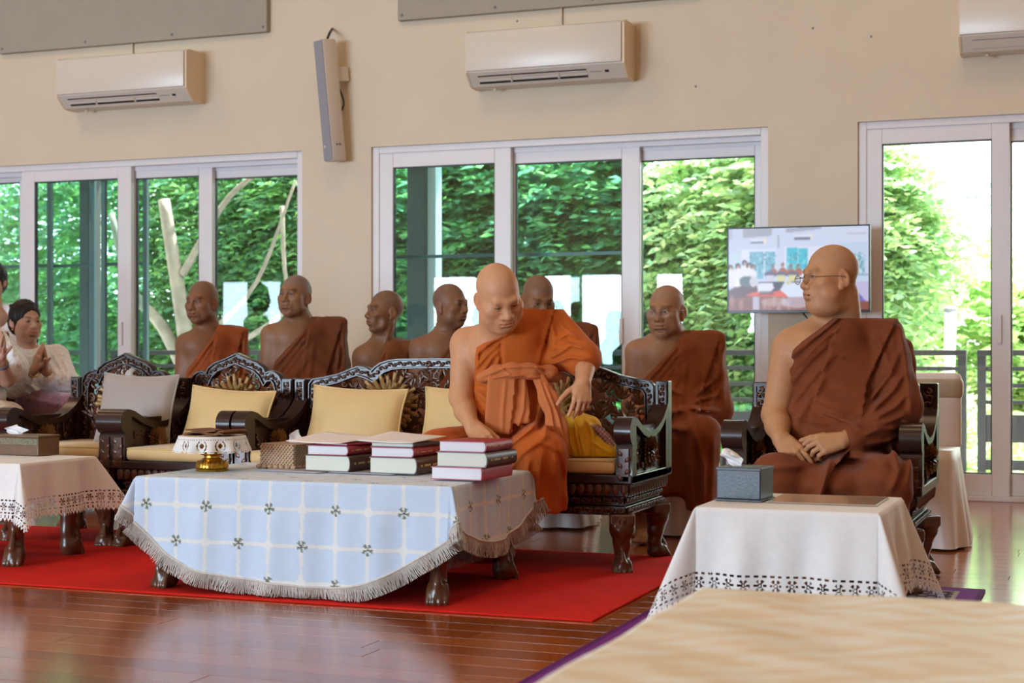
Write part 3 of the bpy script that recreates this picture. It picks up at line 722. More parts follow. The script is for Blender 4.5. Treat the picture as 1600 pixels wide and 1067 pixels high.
# small garden building and lamp pole low beyond the railing
M_yel = mat('yellow_render', (.75, .52, .16), .8, noise=.05); M_pink = mat('pink_tiles', (.72, .46, .44), .7, noise=.1)
g = thing('garden_house', 'low yellow building with pink roof edge below the balcony, seen under the railing', 'building', (.2, 15.2, -2.5))
MB().box(-1.6, 2.2, -.2, 1.2, 0, 2.35).build('wall', M_yel, g); MB().box(-1.8, 2.4, -.45, 1.4, 2.66, 2.80).build('roof', M_pink, g); MB().box(-1.7, 2.3, -.35, 1.3, 2.35, 2.66).build('fascia', M_dark, g)
MB().box(-.75, -.05, -.23, -.18, 1.6, 2.25).build('opening', mat('brick_red', (.35, .13, .07), .8), g)
t = thing('lamp_pole', 'short white tube lamp pole standing beyond the railing', 'lamp', (-1.26, 13.0, -2.5))
MB().tube([(-.02, 0, 0), (.06, 0, 3.73)], .045, 10).build('pole', mat('pole_white', (.8, .82, .85), .4), t, smooth=True)
MB().lathe([(.05, 0), (.055, .03), (.03, .05)], 10, Matrix.Translation((.06, 0, 3.70))).build('cap', M_grey, t)
t = thing('white_board', 'white leaning board among the sunlit leaves beyond the right door', 'board', (-1.75, 14.4, -2.5), R(10))
MB().box(-.09, .09, 0, .02, 3.0, 4.25, .004, Matrix.Rotation(R(-5), 4, 'Y')).build('panel', M_white, t)
MB().tube([(-.29, .03, 0), (-.3, .03, 3.6)], .02, 8).build('post', M_grey, t)
# ================================================================ carved furniture
M_teak = mat('dark_lacquered_teak', (.032, .013, .009), .28, spec=.3, noise=.25, nscale=9, stretch=(1, 1, 4), coat=.15, coatrough=.15)
M_carve = mat('carved_teak', (.095, .034, .013), .33, spec=.5, noise=.3, nscale=30, coat=.18, coatrough=.2)
M_gold = mat('gilded_wood', (.36, .21, .065), .42, spec=.6, noise=.3, nscale=50, metal=.15)
M_goldb = mat('dull_gilded_wood', (.20, .085, .022), .45, noise=.3, nscale=50)
M_cush = mat('yellow_satin', (.66, .47, .20), .55, noise=.04, nscale=6, sheen=.3, bump=.08, bscale=30)
M_cushg = mat('grey_satin', (.36, .31, .28), .6, noise=.04, nscale=6, sheen=.3, bump=.08, bscale=30)
def petal(mb, M, L, W, hgt=.008, curl=.3, n=5, tip=0.):
    """pointed domed petal along +z in its own frame, front is -y"""
    V = []; Fc = []
    for i in range(n):
        t = i / (n - 1); wd = W * (math.sin(math.pi * (.12 + .88 * t) ** .8) ** .8 if i < n - 1 else tip) ; y = -curl * L * t * t
        for s, h in ((-1, 0), (0, 1), (1, 0)): V.append((s * wd / 2, y - h * hgt * math.sin(math.pi * min(1, .2 + .75 * t)), L * t))
    for i in range(n - 1):
        a = i * 3; Fc += [(a, a + 1, a + 4, a + 3), (a + 1, a + 2, a + 5, a + 4)]
    mb.add(V, Fc, M)
def spin(x, y, z, a, tilt=0., s=1.):
    return Matrix.Translation((x, y, z)) @ Matrix.Rotation(a, 4, 'Y') @ Matrix.Rotation(tilt, 4, 'X') @ Matrix.Scale(s, 4)
def lotus(mb, x, y, z, r, layers=4, full=True, rng=random):
    for l in range(layers):
        f = 1 - l * .17; n = int(24 - 4 * l)
        for i in range(n):
            a = -math.pi + 2 * math.pi * (i + .5 * (l % 2)) / n
            if not full and abs(a) > 1.9: continue
            petal(mb, spin(x, y - .006 * l, z, a, 0), r * f * rng.uniform(.86, 1.05), r * .21, .016, .12 + .14 * l, 6, .55)
def scroll(mb, x, y, z, r, a0, sg=1, th=.006):
    pts = []; rs = []
    for i in range(15):
        t = i / 14; a = a0 + sg * t * 5.2; rr = r * (1 - .8 * t)
        pts.append((x + rr * math.cos(a), y - .006 * math.sin(t * 3.1), z + rr * math.sin(a))); rs.append(th * (1.25 - .55 * t))
    mb.tube(pts, rs, 5)
def inside(poly, x, z):
    c = False; n = len(poly)
    for i in range(n):
        (x0, z0), (x1, z1) = poly[i], poly[(i + 1) % n]
        if (z0 > z) != (z1 > z) and x < (x1 - x0) * (z - z0) / (z1 - z0) + x0: c = not c
    return c
def foliage(poly, y, seed, avoid=(), size=.034, dens=1.0):
    rng = random.Random(seed); mb = MB(); pts = []
    xs = [p[0] for p in poly]; zs = [p[1] for p in poly]; tries = int(900 * dens)
    for _ in range(tries):
        x, z = rng.uniform(min(xs), max(xs)), rng.uniform(min(zs), max(zs))
        if not inside(poly, x, z) or any(math.hypot(x - a[0], z - a[1]) < a[2] for a in avoid): continue
        if any(math.hypot(x - p[0], z - p[1]) < size * 1.12 for p in pts): continue
        pts.append((x, z))
    for i, (x, z) in enumerate(pts):
        k = rng.random(); s = size * rng.uniform(.85, 1.15)
        if k < .45:
            scroll(mb, x, y + rng.uniform(-.008, .008), z, s * .72, rng.uniform(0, 6.3), rng.choice((-1, 1)), s * .2)
            petal(mb, spin(x, y - .004, z, rng.uniform(0, 6.3)), s * 1.1, s * .6, .008, .2)
        else:
            a0 = rng.uniform(-1.2, 1.2) + (math.pi if rng.random() < .3 else 0)
            for j, da in enumerate((-.95, .95, -.5, .5, 0)):
                petal(mb, spin(x - math.sin(a0) * s * .5, y - .003 * j, z - math.cos(a0) * s * .5, a0 + da), s * (1.25 + .12 * j), s * .55, .010, .12 + .05 * j)
    return mb
def band(mb, outer, inner, y0, y1):
    """moulded band between two polylines (x,z): two raised rims and a sunk field"""
    prof = [(0, y1), (0, y0), (.04, y0 - .004), (.14, y0 - .004), (.2, y0 + .008), (.8, y0 + .008), (.86, y0 - .004), (.96, y0 - .004), (1, y0), (1, y1)]
    V = []; k = len(prof)
    for o, i in zip(outer, inner):
        for t, y in prof: V.append((o[0] + (i[0] - o[0]) * t, y, o[1] + (i[1] - o[1]) * t))
    n = len(outer); Fc = []
    for a in range(n - 1):
        for b in range(k): Fc.append((a * k + b, a * k + (b + 1) % k, (a + 1) * k + (b + 1) % k, (a + 1) * k + b))
    Fc += [tuple(range(k)), tuple(range((n - 1) * k, n * k))]
    mb.add(V, Fc)
def band_curls(mb, outer, inner, y, step=.024):
    c = [((o[0] + i[0]) / 2, (o[1] + i[1]) / 2) for o, i in zip(outer, inner)]; d = 0; nxt = step / 2; k = 0
    for a in range(len(c) - 1):
        (x0, z0), (x1, z1) = c[a], c[a + 1]; L = math.hypot(x1 - x0, z1 - z0)
        while nxt < d + L and L > 0:
            t = (nxt - d) / L; an = math.atan2(z1 - z0, x1 - x0)
            scroll(mb, x0 + (x1 - x0) * t, y, z0 + (z1 - z0) * t, step * .44, an + k * math.pi, 1, step * .15); k += 1; nxt += step
        d += L
def leg_sdf():
    s = SDF()
    s.box((0, 0, .215), (.05, .05, .022), .008, .01).ell((0, -.012, .178), (.052, .05, .042), .015).chain([(0, -.012, .17), (0, -.004, .12), (0, .004, .07), (0, -.006, .04)], [.044, .034, .027, .033], .012)
    s.ell((0, -.016, .030), (.042, .05, .031), .01)
    for x in (-.03, -.01, .011, .031): s.cap((x * .85, -.03, .045), (x, -.062 + abs(x) * .3, .012), .011, .0115, .005)
    for a in (-.9, 0, .9): s.cap((math.sin(a) * .04, -.012 - math.cos(a) * .04, .21), (math.sin(a) * .03, -.012 - math.cos(a) * .035, .13), .011, .006, .006)
    for a in (-.5, .5): s.cap((math.sin(a) * .03, -.004 - math.cos(a) * .028, .125), (math.sin(a) * .026, .0 - math.cos(a) * .024, .07), .008, .005, .004)
    s.cap((0, -.03, .10), (0, -.052, .052), .006, .016, .008)
    return s
V_, F_ = mesh_sdf(leg_sdf(), (-.075, -.09, -.004), (.075, .075, .245), .0045)
LEGME = np_mesh('leg', V_, F_, M_carve).data; bpy.data.objects.remove(bpy.data.objects['leg'])
def ring(mb, outer, inner, x0, x1):
    """plate with an opening, outlines in (y,z), thickness along x"""
    n = len(outer); V = [(x0, *p) for p in outer] + [(x0, *p) for p in inner] + [(x1, *p) for p in outer] + [(x1, *p) for p in inner]; Fc = []
    for i in range(n):
        j = (i + 1) % n
        Fc += [(i, j, n + j, n + i), (2 * n + i, 3 * n + i, 3 * n + j, 2 * n + j), (i, 2 * n + i, 2 * n + j, j), (n + i, n + j, 3 * n + j, 3 * n + i)]
    mb.add(V, Fc)
def pillow(name, parent, w, h, t, m, n=22):
    g = np.linspace(-1, 1, n); U, W = np.meshgrid(g, g, indexing='ij'); prof = (np.clip(1 - U ** 2, 0, 1) * np.clip(1 - W ** 2, 0, 1)) ** .42
    pin = 1 - .075 * (1 - U ** 2) * 0
    X = U * w / 2 * (1 - .07 * (1 - W ** 2) * np.abs(U) ** 3); Z = W * h / 2 * (1 - .10 * (1 - U ** 2) * np.abs(W) ** 3)
    Vf = np.stack([X, -t / 2 * prof, Z], 2).reshape(-1, 3); Vb = np.stack([X, t / 2 * prof, Z], 2).reshape(-1, 3)
    ii, jj = np.meshgrid(np.arange(n - 1), np.arange(n - 1), indexing='ij'); k = (ii * n + jj).ravel()
    f = np.stack([k, k + n, k + n + 1, k + 1], 1); F2 = np.concatenate([f, f[:, ::-1] + n * n])
    o = np_mesh(name, np.concatenate([Vf, Vb]), F2, m, parent)
    e = [(i, 0) for i in range(n)] + [(n - 1, j) for j in range(1, n)] + [(i, n - 1) for i in range(n - 2, -1, -1)] + [(0, j) for j in range(n - 2, 0, -1)]
    MB().tube([(X[a], 0, Z[a]) for a in e], .005, 6, closed=True).build('piping', m, o, smooth=True)
    return o
def seat_unit(name, label, cat, xc, yf, w, outer, inner, lot, seed, cush=M_cush):
    """carved chair or sofa; outer/inner = left half of the back band from the stile to the middle, in local (x, z)"""
    o = thing(name, label, cat, (xc, yf, 0)); D = .62
    mir = lambda P: P + [(-x, z) for x, z in reversed(P[:-1])]
    Of, If = mir(outer), mir(inner)
    # back
    b = MB(); band(b, Of, If, D - .045, D); bo = b.build('back_frame', M_teak, o, autos=50)
    b = MB(); band_curls(b, Of, If, D - .040); b.build('frame_carving', M_carve, bo, smooth=True)['kind'] = 'stuff'
    poly = If + [(If[-1][0], .42), (If[0][0], .42)]
    f = foliage(poly, D - .025, seed, [(a[0], a[1], a[2] * .75) for a in lot], dens=max(1, w * 2.2)); fo = f.build('pierced_foliage', M_carve, o, smooth=True, fix=False); fo['kind'] = 'stuff'
    for a in lot:
        l = MB(); lotus(l, a[0], D - .045, a[1], a[2], 5, True, random.Random(seed)); l.build('gilded_lotus', M_gold, o, smooth=True, fix=False)
    MB().box(Of[0][0], Of[-1][0], D - .04, D - .005, .36, .43, .004).build('back_rail', M_teak, o)
    for s in (-1, 1):
        x0, x1 = sorted((s * w, s * (w - .058))); st = MB().box(x0, x1, D - .055, D + .005, .358, .757, .004)
        so = st.build('back_stile', M_teak, o)
        r = MB(); ring_x = [(x0 + .006, .60), (x1 - .006, .60), (x1 - .006, .748), (x0 + .006, .748)]; ri = [(x0 + .014, .608), (x1 - .014, .608), (x1 - .014, .740), (x0 + .014, .740)]
        V = [(x, D - .063, z) for x, z in ring_x] + [(x, D - .063, z) for x, z in ri] + [(x, D - .05, z) for x, z in ring_x] + [(x, D - .05, z) for x, z in ri]
        Fc = []
        for i in range(4):
            j = (i + 1) % 4; Fc += [(i, j, 4 + j, 4 + i), (i, 8 + i, 8 + j, j), (4 + i, 4 + j, 12 + j, 12 + i)]
        r.add(V, Fc); r.build('stile_rim', M_teak, so)
        c = MB(); 
        for k in range(5): scroll(c, (x0 + x1) / 2, D - .058, .624 + .025 * k, .0125, k * 2.0, 1 if k % 2 else -1, .0045)
        for k in range(6): petal(c, spin((x0 + x1) / 2 + (.008 if k % 2 else -.008), D - .056, .606 + .024 * k, .6 * (1 if k % 2 else -1)), .024, .014, .005, .1)
        c.build('stile_carving', M_carve, so, smooth=True, fix=False)
        # arm
        xa0, xa1 = sorted((s * w, s * (w - .068)))
        circ = [(.055 + .057 * math.cos(a), .566 + .057 * math.sin(a)) for a in np.linspace(R(250), R(90), 9)]
        top = [tuple(p) for p in bez([(.055, .623), (.11, .612), (.19, .578), (.28, .558), (.37, .562), (.46, .588), (.53, .63), (.565, .665)], 2)]
        Oa = [(.028, .358), (.028, .50)] + circ + top[1:] + [(.565, .358)]
        def inn(p):
            y, z = p; y2 = min(max(y, .085), .53); zt = float(np.interp(y2, [p_[0] for p_ in top], [p_[1] for p_ in top])) - .030
            return (y2, .405 if z < .45 else min(zt, max(z, .405)) if False else (zt if z > .45 else .388))
        Ia = [inn(p) for p in Oa]; Ia[1] = (.085, .45); Ia[0] = (.085, .388); Ia[-1] = (.53, .388)
        a = MB(); ring(a, Oa, Ia, xa0, xa1); ao = a.build('arm', M_teak, o, autos=35)
        MB().box((xa0 + xa1) / 2 - .012, (xa0 + xa1) / 2 + .012, .075, .54, .38, .58).build('arm_panel', M_teak, ao)
        for sd in (-1, 1):
            xs = (xa0 + xa1) / 2 + sd * .016; c = MB(); Rz = Matrix.Translation((xs, 0, 0)) @ Matrix.Rotation(R(90) * sd, 4, 'Z')
            l = MB(); lotus(l, 0, 0, 0, .075, 4, True, random.Random(3)); l2 = MB()
            l2.add(np.concatenate(l.v), l.f, Matrix.Translation((xs, .30, .475)) @ Matrix.Rotation(R(90) * sd, 4, 'Z')); l2.build('arm_lotus', M_goldb, ao, smooth=True, fix=False)
            f = foliage([(.095, .40), (.52, .40), (.52, .56), (.40, .525), (.30, .52), (.20, .535), (.095, .565)], 0, seed + 5, [(.30, .475, .06)], .026, .6)
            f2 = MB(); Vv = np.concatenate(f.v); Vv = np.stack([xs - Vv[:, 1] * -sd, Vv[:, 0], Vv[:, 2]], 1); f2.add(Vv, f.f); q = f2.build('arm_foliage', M_carve, ao, smooth=True, fix=False); q['kind'] = 'stuff'
        c = MB(); xm = (xa0 + xa1) / 2
        for k in range(5): petal(c, spin(xm + (.006 if k % 2 else -.006), .022, .372 + .024 * k, .7 * (1 if k % 2 else -1)), .03, .024, .006, .08)
        fp = MB().box(xm - .022, xm + .022, .020, .03, .366, .498, .002).build('arm_front_panel', M_carve, ao); c.build('arm_front_carving', M_carve, fp, smooth=True, fix=False)
    # seat frame and the three carved tiers
    MB().box(-w, w, .02, D, .356, .392, .005).build('seat_frame', M_teak, o)
    for nm, z0, z1, ins, kind in (('apron_tier', .305, .355, .02, 0), ('apron_tier', .266, .303, .045, 1), ('apron_tier', .228, .264, .035, 2)):
        ti = MB().box(-w + ins, w - ins, .02 + ins, D - ins * .6, z0, z1, .003).build(nm, M_teak, o)
        c = MB(); zc = (z0 + z1) / 2; hgt = z1 - z0
        def motif(px, py, ang):
            """one motif on a face; ang 0 front, 90 right side, -90 left side"""
            Rz = Matrix.Translation((px, py, 0)) @ Matrix.Rotation(ang, 4, 'Z'); t = MB()
            if kind == 0:
                petal(t, spin(0, -.003, z1 - .002, math.pi), hgt * .95, .034, .008, .05); petal(t, spin(0, -.006, z1 - .004, math.pi), hgt * .6, .018, .006, .05)
            else:
                scroll(t, -.008, -.003, zc, hgt * .33, 0, 1, .0045); scroll(t, .012, -.003, zc, hgt * .28, 3, -1, .004); petal(t, spin(.0, -.003, zc - hgt * .3, .8), hgt * .8, .014, .006, .1)
            c.add(np.concatenate(t.v), t.f, Rz)
        st = .036 if kind == 0 else .044; nx = int((2 * w - 2 * ins) / st); ny = int((D - ins * 1.6 - .02) / st)
        for i in range(nx): motif(-w + ins + (i + .5) * (2 * w - 2 * ins) / nx, .02 + ins, 0)
        for i in range(ny):
            yy = .02 + ins + (i + .5) * (D - ins * 1.6 - .02) / ny; motif(w - ins, yy, R(90)); motif(-w + ins, yy, R(-90))
        q = c.build('tier_carving', M_carve, ti, smooth=True, fix=False); q['kind'] = 'stuff'
    for x, y, rz in ((-w + .055, .065, -.35), (w - .055, .065, .35), (-w + .055, D - .07, -2.6), (w - .055, D - .07, 2.6)):
        l = link('leg', LEGME, o); l.location = (x, y, 0); l.rotation_euler = (0, 0, rz)
    # seat cushion
    xi = w - .072; sc = MB().box(-xi, xi, .024, D - .06, .393, .452, .018).build('seat_cushion', cush, o, autos=60)
    MB().tube([(-xi + .01, .03, .446), (xi - .01, .03, .446), (xi - .01, D - .066, .446), (-xi + .01, D - .066, .446)], .005, 6, closed=True).build('piping', cush, sc, smooth=True)
    return o
def loc(pts, Y, xc):
    out = []
    for px, py in pts: q = pY(px, py, Y); out.append((q.x - xc, q.z))
    return out
YF = 5.93; YB = 6.51
# sofa profile (left half) measured on the back plane
xs_c = -2.668
so_o = [(-.775, .42), (-.775, .60), (-.773, .735), (-.755, .757), (-.69, .768), (-.63, .781), (-.575, .803), (-.535, .818), (-.50, .812), (-.475, .798), (-.458, .815), (-.43, .833), (-.39, .846), (-.34, .851), (-.2, .853), (0, .853)]
so_i = [(-.735, .42), (-.735, .60), (-.733, .69), (-.722, .712), (-.685, .722), (-.63, .735), (-.58, .755), (-.54, .768), (-.50, .757), (-.455, .733), (-.432, .765), (-.41, .784), (-.375, .797), (-.33, .803), (-.2, .806), (0, .806)]
sofa = seat_unit('carved_sofa', 'long carved dark wood sofa with pierced back, under the monk in bright orange', 'sofa', xs_c, YF, .902, [(x * 1.08, z) for x, z in so_o], [(x * 1.08, z) for x, z in so_i], [(-.42, .635, .155), (.42, .635, .14)], 11)
ch_o = [(-.252, .42), (-.252, .60), (-.25, .745), (-.235, .772), (-.21, .788), (-.18, .793), (-.163, .786), (-.152, .808), (-.115, .832), (-.06, .850), (0, .876)]
ch_i = [(-.212, .42), (-.212, .60), (-.21, .70), (-.202, .728), (-.19, .742), (-.17, .738), (-.150, .715), (-.128, .757), (-.098, .785), (-.05, .802), (0, .822)]
chairB = seat_unit('carved_armchair', 'carved dark wood armchair with one yellow cushion, left of the sofa', 'armchair', -3.893, YF, .312, ch_o, ch_i, [(0, .625, .155)], 21)
chairA = copy_tree(chairB); chairA.location = (-4.517, YF, 0); tag(chairA, 'carved dark wood armchair with the grey cushion, beside the women in white')
chairR = copy_tree(chairB); chairR.location = (-1.005, 5.80, 0); chairR.scale = (1.18, 1, 1); tag(chairR, 'carved dark wood armchair under the monk in glasses, behind the white cloth table')
for o_ in (chairA, chairB, chairR): o_['group'] = 'carved armchairs'
def cushion(label, px, py, Y, w, h, m, lean=-17, roll=0, yaw=0, name='cushion'):
    q = pY(px, py, Y); o = pillow(name, None, w, h, .13, m); o.location = q; o.rotation_euler = (R(lean), R(roll), R(yaw))
    tag(o, label, 'cushion'); return o
cushion('yellow cushion standing at the left end of the sofa', 556, 653, 6.33, .47, .285, M_cush, -16, 2)
cushion('yellow cushion in the middle of the sofa, half hidden by the monk', 735, 655, 6.33, .46, .285, M_cush, -16, 0)
cushion('yellow cushion in the armchair beside the sofa, leaning to one side', 355, 655, 6.33, .46, .30, M_cush, -18, 3, -3)
cushion('grey cushion in the armchair beside the women in white', 213, 640, 6.33, .42, .35, M_cushg, -14, 1)
# ================================================================ carpets
M_red = mat('red_felt', (.64, .016, .010), .9, noise=.12, nscale=7, bump=.15, bscale=300, spec=.2)
tag(MB().box(-9.5, -1.575, 4.86, 6.50, .001, .008, .002).build('red_carpet', M_red), 'plain red felt carpet under the carved sofa, armchairs and low tables', 'carpet')
def rug():
    o = thing('patterned_rug', 'purple bordered oriental rug under the right armchair and white cloth table', 'rug', (-.945, 5.0, 0))
    nx, ny = 180, 330; x = np.linspace(-.515, .515, nx); y = np.linspace(-1.4, 1.0, ny); X, Y = np.meshgrid(x, y, indexing='ij')
    d = np.minimum(.515 - np.abs(X), np.minimum(Y + 1.4, 1.0 - Y)); C = np.zeros((nx, ny, 3)); C[:] = (.045, .02, .05)
    p = np.sin(X * 95) * np.sin(Y * 95); C[p > .35] = (.30, .24, .24); C[(p < -.6)] = (.16, .02, .06)
    C[d < .085] = (.20, .035, .30); C[(d > .085) & (d < .10)] = (.42, .36, .36); C[(d < .02)] = (.12, .02, .16)
    ii, jj = np.meshgrid(np.arange(nx - 1), np.arange(ny - 1), indexing='ij'); k = (ii * ny + jj).ravel()
    np_mesh('pile', np.stack([X, Y, np.full_like(X, .009)], 2).reshape(-1, 3), np.stack([k, k + ny, k + ny + 1, k + 1], 1), mat('rug_pile', rough=.9, attr=True, bump=.2, bscale=300, spec=.2), o, False, C.reshape(-1, 3))
    MB().box(-.515, .515, -1.4, 1.0, .001, .0085).build('backing', mat('rug_backing', (.10, .02, .14), .9), o)
rug()
# ================================================================ low tables and their cloths
def low_table(name, label, x0, x1, y0, y1, z):
    o = thing(name, label, 'table', ((x0 + x1) / 2, (y0 + y1) / 2, 0)); hw, hd = (x1 - x0) / 2, (y1 - y0) / 2
    MB().box(-hw, hw, -hd, hd, z - .03, z, .005).build('tabletop', M_teak, o)
    MB().box(-hw + .04, hw - .04, -hd + .04, hd - .04, z - .10, z - .03, .004).build('apron', M_carve, o)
    for sx in (-1, 1):
        for sy in (-1, 1):
            l = link('leg', LEGME, o); l.location = (sx * (hw - .075), sy * (hd - .075), 0); l.scale = (1.0, 1.0, (z - .06) / .235); l.rotation_euler = (0, 0, (0 if sy < 0 else math.pi) + sx * .3 * (1 if sy < 0 else -1))
    return o
def drape(P, Q, hw, hd, z, flare=.10, fold=.45, nf=1, wav=.008, wfreq=28., seed=0):
    """lay flat cloth coordinates over a table top"""
    dx = np.maximum(np.abs(P) - hw, 0); dy = np.maximum(np.abs(Q) - hd, 0); rho = np.hypot(dx, dy); phi = np.arctan2(dy, np.maximum(dx, 1e-9))
    corner = (dx > 0) & (dy > 0); s = np.sin(2 * phi); al = flare + np.where(corner, fold * (s ** 2) * np.cos((nf - 1) * 4 * (phi - math.pi / 4)), 0)
    drop = rho * np.cos(al); outw = rho * np.sin(al) + .004 * np.minimum(rho / .01, 1)
    cx = np.where(dx > 0, np.cos(phi), 0) * outw; cy = np.where(dy > 0, np.sin(phi), 0) * outw
    t = np.where(dx > dy, Q, P); w_ = wav * np.minimum(rho / .1, 1.5) * (np.sin(t * wfreq + seed) + .5 * np.sin(t * wfreq * 2.3 + 1.7 * seed + 1))
    cx = cx + np.where((dx > 0) & (dy == 0), w_, 0); cy = cy + np.where((dy > 0) & (dx == 0), w_, 0)
    r = .006; zz = z + .002 - np.where(rho > 0, np.maximum(drop, 0), 0)
    return np.stack([np.sign(P) * (np.minimum(np.abs(P), hw) + cx), np.sign(Q) * (np.minimum(np.abs(Q), hd) + cy), zz], -1)
# ---- main table, pale blue check cloth with a fringe
low_table('coffee_table', 'low table with lion paw feet under the blue checked cloth', -3.35, -2.11, 4.93, 5.68, .418)
M_blue = mat('check_cloth', rough=.7, attr=True, noise=.03, nscale=30, bump=.12, bscale=250, sheen=.3, spec=.3)
def check_colors(P, Q):
    g = .130; C = np.zeros(P.shape + (3,)); C[:] = (.56, .68, .82)
    u = P / g + .5; v = Q / g + .77; fu = np.abs(u - np.round(u)) * g; fv = np.abs(v - np.round(v)) * g
    C[(fu < .0065) | (fv < .0065)] = (.74, .76, .74)
    iu, iv = np.round(u), np.round(v); rr = np.hypot(fu, fv); par = (iu + iv) % 2
    C[(par == 0) & (rr < .017) & (rr > .005)] = (.76, .78, .76)
    a = np.arctan2((v - iv), (u - iu)); pet = np.cos(5 * a + 1.2) > -.15
    C[(par == 1) & (rr < .021) & pet & (rr > .003)] = (.155, .19, .13); C[(par == 1) & (rr < .005)] = (.05, .07, .05)
    return C
tc = thing('checked_tablecloth', 'pale blue checked tablecloth with green flowers and fringe over the middle table', 'tablecloth', (-2.730, 5.305, 0), R(0))
nr, nt = 190, 820; rr_ = np.linspace(0, 1, nr) ** .8; th = np.linspace(0, 2 * math.pi, nt, endpoint=False)
A_, B_ = .852, .762
RR, TT = np.meshgrid(rr_, th, indexing='ij'); wob = 1 + .012 * np.sin(TT * 9 + 1) * RR ** 6
sq_ = lambda v: np.sign(v) * np.abs(v) ** (2 / 2.35)
PP, QQ = A_ * RR * sq_(np.cos(TT)) * wob, B_ * RR * sq_(np.sin(TT)) * wob
HW, HD = .632, .392
Vd = drape(PP, QQ, HW, HD, .42, .035, .42, 1, .006, 19, 2)
k = (np.arange(nr - 1)[:, None] * nt + np.arange(nt)[None]).ravel(); k2 = (np.arange(nr - 1)[:, None] * nt + (np.arange(nt)[None] + 1) % nt).ravel()
np_mesh('cloth', Vd.reshape(-1, 3), np.stack([k, k + nt, k2 + nt, k2], 1), M_blue, tc, True, check_colors(PP, QQ).reshape(-1, 3))
M_fringe = mat('fringe_thread', (.60, .56, .50), .7, noise=.15, nscale=80)
def fringe(edge, inner, parent, L, step, m):
    E = np.asarray(edge); I = np.asarray(inner); seg = np.linalg.norm(np.roll(E, -1, 0) - E, axis=1); cum = np.concatenate([[0], np.cumsum(seg)]); n = int(cum[-1] / step)
    rng = np.random.default_rng(1); V = []; Fc = []; t = (np.arange(n) + .5) * step
    Ex = np.concatenate([E, E[:1]]); Ix = np.concatenate([I, I[:1]])
    Pp = np.stack([np.interp(t, cum, Ex[:, a]) for a in range(3)], 1); D = np.stack([np.interp(t, cum, (Ex - Ix)[:, a]) for a in range(3)], 1); D /= np.linalg.norm(D, axis=1, keepdims=True)
    Tn = np.roll(Pp, -1, 0) - Pp; Tn /= np.linalg.norm(Tn, axis=1, keepdims=True); N = np.cross(D, Tn); ph = t * 38
    prev = Pp
    rings = []
    for q in range(5):
        f = q / 4; c = Pp + D * (L * f)[..., None] if hasattr(L * f, 'shape') else Pp + D * (L * f); c = c + Tn * (np.sin(ph) * .010 * f * f)[:, None] + N * (rng.normal(0, .004, n) * f)[:, None]
        c[:, 2] -= .006 * f * f; c[:, 2] = np.maximum(c[:, 2], .012 + .004 * rng.random(n))
        w_ = .0019 * (1 - .3 * f)
        rings.append(np.stack([c + Tn * w_, c - Tn * w_ * .5 + N * w_, c - Tn * w_ * .5 - N * w_], 1))
    A = np.stack(rings, 1).reshape(-1, 3); b = np.arange(n) * 15; Fs = []
    for q in range(4):
        for s in range(3):
            s2 = (s + 1) % 3; Fs.append(np.stack([b + q * 3 + s, b + q * 3 + s2, b + q * 3 + 3 + s2, b + q * 3 + 3 + s], 1))
    o = np_mesh('fringe', A, np.concatenate(Fs), m, parent, False); tag(o, kind='stuff')
fringe(Vd[-1], Vd[-4], tc, .052, .0034, M_fringe)
MB().tube([tuple(v) for v in Vd[-1][::3]], .005, 5, closed=True).build('braid', M_fringe, tc, smooth=True)
# ---- white lace cloths
M_lace = mat('white_lace_cloth', (.80, .79, .77), .7, noise=.03, nscale=40, bump=.12, bscale=300, sheen=.3, spec=.3)
def lace_cloth(label, cx, cy, hw, hd, z, ov, seed, yaw=0., period=.043, st=.0031, fold=.5, flare=.1, nf=1):
    o = thing('lace_tablecloth', label, 'tablecloth', (cx, cy, 0), R(yaw)); a, b = hw + ov, hd + ov
    nx, ny = int(2 * a / st), int(2 * b / st); x = np.linspace(-a, a, nx); y = np.linspace(-b, b, ny); P, Q = np.meshgrid(x, y, indexing='ij')
    V = drape(P, Q, hw, hd, z, flare, fold, nf, .008, 22, seed).reshape(-1, 3)
    xc, yc = (x[1:] + x[:-1]) / 2, (y[1:] + y[:-1]) / 2; Xc, Yc = np.meshgrid(xc, yc, indexing='ij'); dxe, dye = a - np.abs(Xc), b - np.abs(Yc)
    d = np.minimum(dxe, dye); t = np.where(dxe < dye, Yc, Xc)
    f = (t / period - np.floor(t / period) - .5) * period; hole = np.zeros(d.shape, bool)
    v = d - .062; r = np.hypot(f, v); an = np.arctan2(v, f)
    hole |= (r < .0165) & (r > .0085) & (np.cos(6 * an) > -.1); hole |= (r < .0065) & (r > .003)
    f2 = (t / (period / 2) - np.floor(t / (period / 2)) - .5) * period / 2
    hole |= (np.abs(d - .088) < .0032) & (np.abs(f2) < .006); hole |= (np.abs(d - .036) < .003) & (np.abs(f2) < .006)
    f3 = (t / .0215 - np.floor(t / .0215) - .5) * .0215
    hole |= (np.abs(d - .022) < .007) & (np.abs(f3) < .0022); hole |= d < (.002 + .016 * np.abs(f3) / .0107)
    keep = ~hole; ii, jj = np.meshgrid(np.arange(nx - 1), np.arange(ny - 1), indexing='ij'); kk = (ii * ny + jj)[keep]
    F4 = np.stack([kk, kk + ny, kk + ny + 1, kk + 1], 1); us, inv = np.unique(F4, return_inverse=True)
    np_mesh('cloth', V[us], inv.reshape(-1, 4), M_lace, o); return o
low_table('side_table', 'small dark table with paw feet under the lace cloth, left of the middle table', -4.78, -4.12, 5.21, 5.70, .425)
lace_cloth('white cloth with lace hem over the small table left of the checked one', -4.45, 5.455, .335, .25, .427, .235, 1, flare=.12)
low_table('side_table', 'small dark table under the white lace cloth in front of the monk in glasses', -1.075, -.585, 4.27, 4.75, .445)
